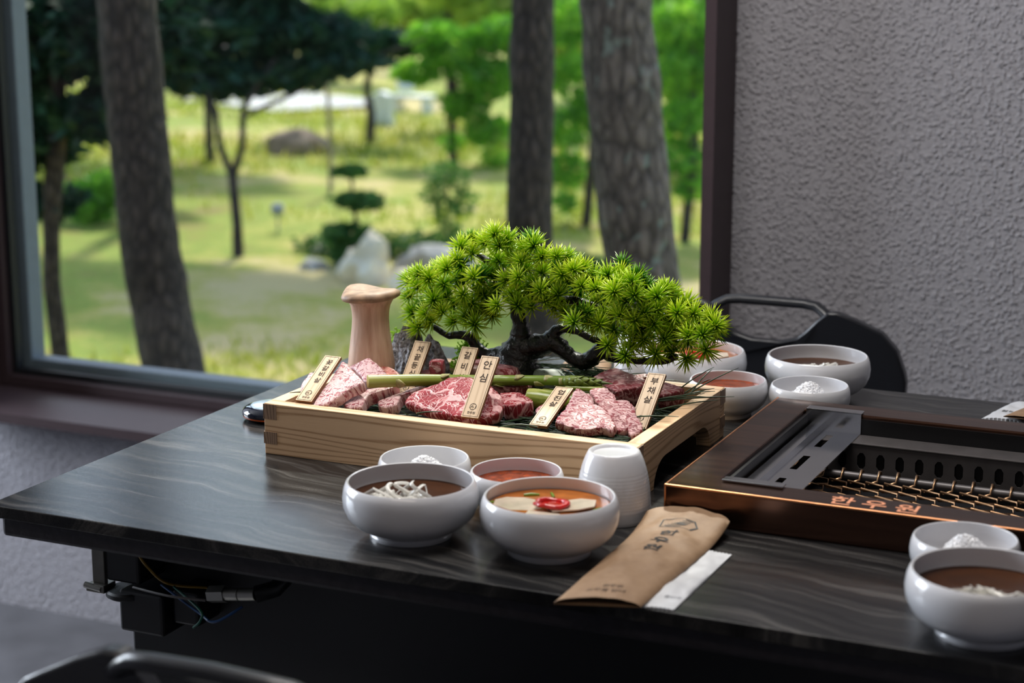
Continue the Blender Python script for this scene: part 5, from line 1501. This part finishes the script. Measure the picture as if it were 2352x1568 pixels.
def flat_piece(name, outline, z, th, mat, parent, tilt=(0, 0, 0), loc=(0, 0)):
    o = MB().prism(outline, lambda a, b_: (a, b_, 0), lambda a, b_: (a, b_, th)).obj(name, M[mat], parent, None, .0005)
    o.location = (loc[0], loc[1], z)
    o.rotation_euler = tilt
    return o
def garnish(x, y, z, label, seed, rot=0.0):
    t = thing('soup_garnish', label, 'garnish', (x, y, TZ), rot)
    t.scale = (1.3, 1.3, 1.0)
    flat_piece('radish_slice', [(-.026, -.010), (-.012, -.017), (.004, -.013), (.011, -.004), (.004, .009), (-.010, .012), (-.022, .009), (-.028, .001)], z - .0012, .0018, 'radish', t, (.02, .035, 0), (-.013, .005))
    flat_piece('radish_slice', [(-.014, -.010), (.004, -.013), (.016, -.010), (.021, .004), (.012, .012), (-.006, .011), (-.015, .004)], z + .0010, .0018, 'radish', t, (-.05, -.06, .5), (.012, .005))
    flat_piece('radish_slice', [(-.016, -.012), (.016, -.009), (.013, .010), (-.012, .011)], z - .001, .0022, 'radish', t, (.0, .10, .2), (.002, -.022))
    ring_ = MB()
    P = [(math.cos(2 * PI * k / 20) * .0105 * (1 + .10 * math.sin(3 * k)), math.sin(2 * PI * k / 20) * .0085, 0.0006 * math.sin(k)) for k in range(21)]
    ring_.tube(P, .0022, 8)
    o = ring_.obj('chili_ring', M['chili'], t, 60)
    o.location = (.002, -.001, z + .0052)
    flat_piece('chili_core', [(math.cos(a * PI / 5) * .0085, math.sin(a * PI / 5) * .0068) for a in range(10)], z + .0036, .0012, 'chili', t, (0, 0, 0), (.002, -.001))
    for i, (a, b_, an) in enumerate(((-.043, -.004, 1.2), (.030, -.014, .3), (-.020, .024, .4), (-.005, .027, 2.0), (.034, .004, .8))):
        MB().tube([(-.005, 0, 0), (0, 0, .0006), (.006, 0, 0)], [.0016, .0019, .0014], 8, True, .6).obj('green_onion', M['scallion'], t, 60, 0, (a, b_, z + .0006), (0, 0, an))
    return t

bowl(True, 0.551, 0.1005, 'large white bowl of orange broth with a chili ring, front centre')
liquid('kimchi_broth', 0.551, 0.1005, .0570, .0400, 'kimchi', 'orange radish broth in the front centre bowl')
garnish(0.551, 0.1005, .0398, 'radish slices, red chili ring and scallion floating in the front centre bowl', 1, .15)
bowl(True, 0.4165, 0.0905, 'large white bowl of dark broth with onion strands, front left')
liquid('soy_broth', 0.4165, 0.0905, .0578, .0350, 'soy', 'dark brown broth in the front left bowl')
strands(0.4165, 0.0905, .0352, 'tangle of translucent white onion strands in the front left bowl', 5, 24, .028, .0185, -.006, -.012)
bowl(False, 0.3765, 0.1955, 'small white bowl of coarse salt in front of the tray at the left')
salt(0.3765, 0.1955, 'heap of coarse white salt in the bowl in front of the tray', 1, .0265)
bowl(False, 0.4765, 0.1925, 'small white bowl of red sauce between salt bowl and white cup')
liquid('chili_sauce', 0.4765, 0.1925, .0432, .0285, 'sauce', 'red brown chili sauce in the bowl beside the near cup', .0012)
bowl(True, 0.9415, 0.0600, 'large white bowl of dark broth at the lower right corner')
liquid('soy_broth', 0.9415, 0.0600, .0578, .0350, 'soy', 'dark brown broth in the lower right bowl')
strands(0.9415, 0.0600, .0350, 'pale onion strands sunk in the lower right bowl', 9, 20, .026, .0060, .008, -.012)
bowl(False, 0.9045, 0.1680, 'small white bowl of coarse salt in front of the grill at the right')
salt(0.9045, 0.1680, 'heap of coarse white salt in the bowl in front of the grill', 2, .027)
bowl(True, 0.6165, 0.7515, 'large white bowl of dark broth at the far side by the chair')
liquid('soy_broth', 0.6165, 0.7515, .0578, .0350, 'soy', 'dark brown broth in the far bowl by the chair')
strands(0.6165, 0.7515, .0350, 'pale onion strands in the far bowl by the chair', 12, 18, .026, .0080, 0, 0)
bowl(False, 0.6370, 0.6445, 'small white bowl of coarse salt just behind the grill')
salt(0.6370, 0.6445, 'heap of coarse white salt in the bowl behind the grill', 3, .028)
bowl(False, 0.5440, 0.6320, 'small white bowl of red sauce behind the right end of the tray')
liquid('chili_sauce', 0.5440, 0.6320, .0432, .0300, 'sauce', 'red brown chili sauce in the bowl behind the tray', .0006)
bowl(True, 0.4735, 0.7200, 'large white bowl of orange broth behind the bonsai needles')
liquid('kimchi_broth', 0.4735, 0.7200, .0570, .0410, 'kimchi', 'orange radish broth in the bowl behind the bonsai')
garnish(0.4735, 0.7200, .0408, 'radish slices and red chili in the bowl behind the bonsai', 2, .2)

def cup_mesh():
    prof = [(.0325, .0006), (.0335, 0), (.0350, .0004), (.0358, .003)]
    n = 46
    def rad(z):
        s = z / .066
        return .0358 - .0015 * s - .0095 * s ** 3 - .0008 * s ** 8
    for i in range(1, n):
        z = .003 + (.0610 - .003) * i / n
        rib = .00016 * math.sin(z * 2 * PI / .0021) if .012 < z < .046 else 0
        prof.append((rad(z) + rib, z))
    prof += [(.0252, .0635), (.0242, .0652), (.0228, .0660), (.0214, .0655), (.0203, .0640), (.0195, .0628), (.010, .0626), (0, .0626)]
    return MB().lathe(prof, 72).mesh('cup', M['ceramic'], 50)
cup_me = cup_mesh()
tag(link('upturned_cup', cup_me, None, 0, (0.5665, 0.2165, TZ), (0, 0, .5)), 'white ribbed cup turned upside down beside the front centre bowl', 'cup', 'upturned white cups')
tag(link('upturned_cup', cup_me, None, 0, (0.392, 0.758, TZ), (0, 0, 1.5)), 'white ribbed cup turned upside down behind the tray', 'cup', 'upturned white cups')

# ------------------------------------------------------------------ call bell
bell = thing('call_bell', 'round black call bell with an orange band beside the tray', 'call bell', (0.078, 0.397, TZ))
M['bellblack'] = plain('glossy_black_plastic', (0.006, 0.008, 0.016), 0.08, var=0.1, coat=.5)
M['bellorange'] = plain('orange_band', (0.55, 0.10, 0.015), 0.3, var=0.1)
M['bellface'] = plain('pale_blue_dial', (0.46, 0.58, 0.70), 0.08, var=0.18, scale=60, coat=.6)
MB().lathe([(0, 0), (.026, 0), (.031, .002), (.0335, .0045), (0, .0045)], 48).obj('base', M['bellblack'], bell, 40)
MB().lathe([(0, .0045), (.0345, .0045), (.0348, .0062), (0, .0062)], 48).obj('orange_band', M['bellorange'], bell, 40)
MB().lathe([(0, .0062), (.0352, .0062), (.0356, .009), (.034, .0125), (.029, .0155), (.0265, .0162), (.0258, .0158), (0, .0155)], 48).obj('housing', M['bellblack'], bell, 40)
MB().lathe([(0, .0152), (.0255, .0152), (.0252, .0165), (.018, .0178), (0, .0182)], 48).obj('dial', M['bellface'], bell, 40)

# ------------------------------------------------------------------ paper sleeves and wipes
def kraft_material():
    m, nt, b = new_mat('kraft_paper')
    n = nd(nt, 'ShaderNodeTexNoise', None, Vector=coords(nt), Scale=90.0, Detail=6.0, Roughness=.7)
    nt.links.new(ramp(nt, n.outputs[0], [(0.3, (0.26, 0.155, 0.085)), (0.7, (0.34, 0.215, 0.125))]), b.inputs['Base Color'])
    b.inputs['Roughness'].default_value = .62
    bump(nt, b, n.outputs[0], .12, .001)
    return m
M['kraft'] = kraft_material()
M['film'] = plain('white_plastic_film', (0.66, 0.67, 0.70), 0.42, var=0.06, scale=60)
M['greyink'] = plain('grey_print', (0.16, 0.17, 0.20), 0.5, var=.2)
def sleeve(label, c00, c10, c11, c01, seed, puff, name='paper_sleeve', mat='kraft', rise=0.0, prints=(), serr=False, round_end=True, far=0.0):
    """soft pouch: corners near-left, near-right, far-right, far-left"""
    t = thing(name, label, 'paper sleeve' if mat == 'kraft' else 'wet wipe', (0, 0, 0))
    A, B, Cc, D = (Vector((p[0], p[1], 0)) for p in (c00, c10, c11, c01))
    def base(u, v):
        return (A.lerp(B, u)).lerp(D.lerp(Cc, u), v)
    ln = (D - A).length
    def shape(u, v):
        uu, vv = u, v
        if round_end:
            e = abs(2 * u - 1)
            vv = v * (1 - .07 * e ** 2.5)
        return uu, vv
    def top(u, v):
        uu, vv = shape(u, v)
        p = base(uu, vv)
        e = 1 - (2 * u - 1) ** 2
        h = puff * e ** .6 * (.35 + .65 * math.sin(PI * min(1, v * .92 + .08)) ** .5)
        w = .0022 * nz((p.x * 55 + seed, p.y * 28, 0)) + .0012 * nz((p.x * 120, p.y * 70 + seed, 3)) + .0018 * abs(nz((p.x * 30 + p.y * 25 + seed, p.y * 30 - p.x * 30, 8)))
        if far:
            h += far * max(0, (v - .72) / .28) ** 2
        return Vector((p.x, p.y, TZ + .0012 + rise + h + w * e ** .4 * min(1, 4 * v + .3)))
    def bot(u, v):
        uu, vv = shape(u, v)
        p = base(uu, vv)
        z = TZ + .0004 + rise
        if far:
            z += far * .9 * max(0, (v - .72) / .28) ** 2
        return Vector((p.x, p.y, z))
    nu, nv = 22, 60
    vs_, fs_ = [], []
    def sv(v):
        return v
    for fn in (top, bot):
        for j in range(nv + 1):
            for i in range(nu + 1):
                v = j / nv
                q = fn(i / nu, v)
                if serr and j in (0, nv):
                    q = q + (A - D).normalized() * ((.0009 if i % 2 else -.0009) * (1 if j == 0 else -1))
                vs_.append(q)
    W = nu + 1
    o2 = (nv + 1) * W
    for j in range(nv):
        for i in range(nu):
            a = j * W + i
            fs_.append((a, a + 1, a + W + 1, a + W))
            fs_.append((o2 + a, o2 + a + W, o2 + a + W + 1, o2 + a + 1))
    for j in range(nv):
        for i in (0, nu):
            a = j * W + i
            fs_.append((a, a + W, o2 + a + W, o2 + a))
    for i in range(nu):
        a = nv * W + i
        fs_.append((a, a + 1, o2 + a + 1, o2 + a))
        if serr:
            fs_.append((i, i + 1, o2 + i + 1, o2 + i))
    o = MB().add(vs_, fs_).obj('pouch', M[mat], t, 60)
    wid = (B - A).length
    for nm, me, uc, vc, ink in prints:
        for vert in me.vertices:
            u = uc + vert.co.x / wid
            v = vc + vert.co.y / ln
            q = top(u, v)
            vert.co = (q.x, q.y, q.z + .0005)
        me.materials.append(M[ink])
        link(nm, me, t)
    return t
def hexmark(s):
    """house-shaped crest: outline with a bolder right side and brush strokes inside"""
    mb = MB()
    out = [(-1.0, -.75), (.75, -.75), (1.0, -.1), (.62, .62), (-.55, .62), (-1.0, .05)]
    n = len(out)
    for i in range(n):
        a, b_ = Vector(out[i]), Vector(out[(i + 1) % n])
        wd = .13 if i in (1, 2) else .06
        for k in range(6):
            p, q = a.lerp(b_, k / 6), a.lerp(b_, (k + 1) / 6)
            mb.add([(p.x * s, p.y * s, 0), (q.x * s, q.y * s, 0), (q.x * s * (1 - wd), q.y * s * (1 - wd), 0), (p.x * s * (1 - wd), p.y * s * (1 - wd), 0)], [(0, 1, 2, 3)])
    for k in range(8):
        y = -.55 + .14 * k
        x0_, x1_ = -.75 + .12 * k, .1 + .07 * k
        for j in range(5):
            a, b_ = x0_ + (x1_ - x0_) * j / 5, x0_ + (x1_ - x0_) * (j + 1) / 5
            ya, yb = y + .08 * math.sin(3 * a + k), y + .08 * math.sin(3 * b_ + k)
            mb.add([(a * s, ya * s, 0), (b_ * s, yb * s, 0), (b_ * s, (yb + .06) * s, 0), (a * s, (ya + .06) * s, 0)], [(0, 1, 2, 3)])
    return mb.mesh('crest', None)
def sub_text(body, size, bold=.006):
    me = text_mesh(body, size, bold)
    bm = bmesh.new()
    bm.from_mesh(me)
    bmesh.ops.triangulate(bm, faces=bm.faces)
    long_ = [e for e in bm.edges if e.calc_length() > .003]
    bmesh.ops.subdivide_edges(bm, edges=long_, cuts=2)
    bmesh.ops.triangulate(bm, faces=bm.faces)
    bm.to_mesh(me)
    bm.free()
    return me
sleeve('brown kraft paper cutlery sleeve on the table edge in front of the grill', (0.611, -0.030), (0.679, -0.008), (0.685, 0.2235), (0.604, 0.2235), 2.0, .0095, rise=.0030, far=.010,
       prints=[('crest', hexmark(.0155), .52, .835, 'ink'), ('lettering', sub_text('한', .0180, .018), .50, .715, 'ink'), ('lettering', sub_text('우', .0180, .018), .50, .615, 'ink'), ('lettering', sub_text('원', .0180, .018), .52, .515, 'ink'),
               ('lettering', sub_text('한우원', .0062), .55, .105, 'burn'), ('lettering', sub_text('한우를 담다', .0068), .52, .065, 'burn')])
sleeve('white plastic wet wipe packet tucked under the brown sleeve', (0.664, -0.0015), (0.703, 0.0035), (0.7035, 0.1560), (0.668, 0.1540), 5.0, .0016, 'wipe_packet', 'film', serr=True, round_end=False,
       prints=[('lettering', sub_text('물티슈', .0055), .76, .17, 'greyink')])
sleeve('pale kraft paper sleeve lying on the far side behind the bonsai', (0.292, 0.722), (0.351, 0.742), (0.330, 0.812), (0.27, 0.795), 7.0, .014)
sleeve('crinkled clear wipe packet at the far right table edge', (0.815, 0.7225), (0.865, 0.7225), (0.870, 0.8120), (0.835, 0.8150), 9.0, .0055, 'wipe_packet', 'film', serr=True, round_end=False,
       prints=[('lettering', sub_text('물티슈', .0095), .52, .35, 'ink')])
sleeve('brown kraft sleeve lying over the far right wipe packet', (0.842, 0.7160), (0.905, 0.7160), (0.935, 0.8150), (0.872, 0.8150), 11.0, .0035, rise=.0085)

# ------------------------------------------------------------------ housings added around the two fill lights, unseen above the frame
def fill_fixture(label, x, y, z, sx, sy):
    t = thing('fill_fixture', label, 'lamp', (x, y, z))
    MB().box(-sx / 2 - .02, sx / 2 + .02, -sy / 2 - .02, sy / 2 + .02, .006, .05).obj('fill_housing', M['blackmetal'], t, None, .004)
    for s in (-1, 1):
        MB().tube([(s * sx * .4, 0, .05), (s * sx * .4, 0, 2.70 - z)], .003, 6).obj('cord', M['blackmetal'], t, 60)
fill_fixture('long black housing added for the fill light over the table', 0.38, 0.30, 2.30, 0.9, 0.35)
fill_fixture('slim black housing added for the warm fill light behind the near chair', 0.8, -1.5, 2.62, 1.6, 0.3)
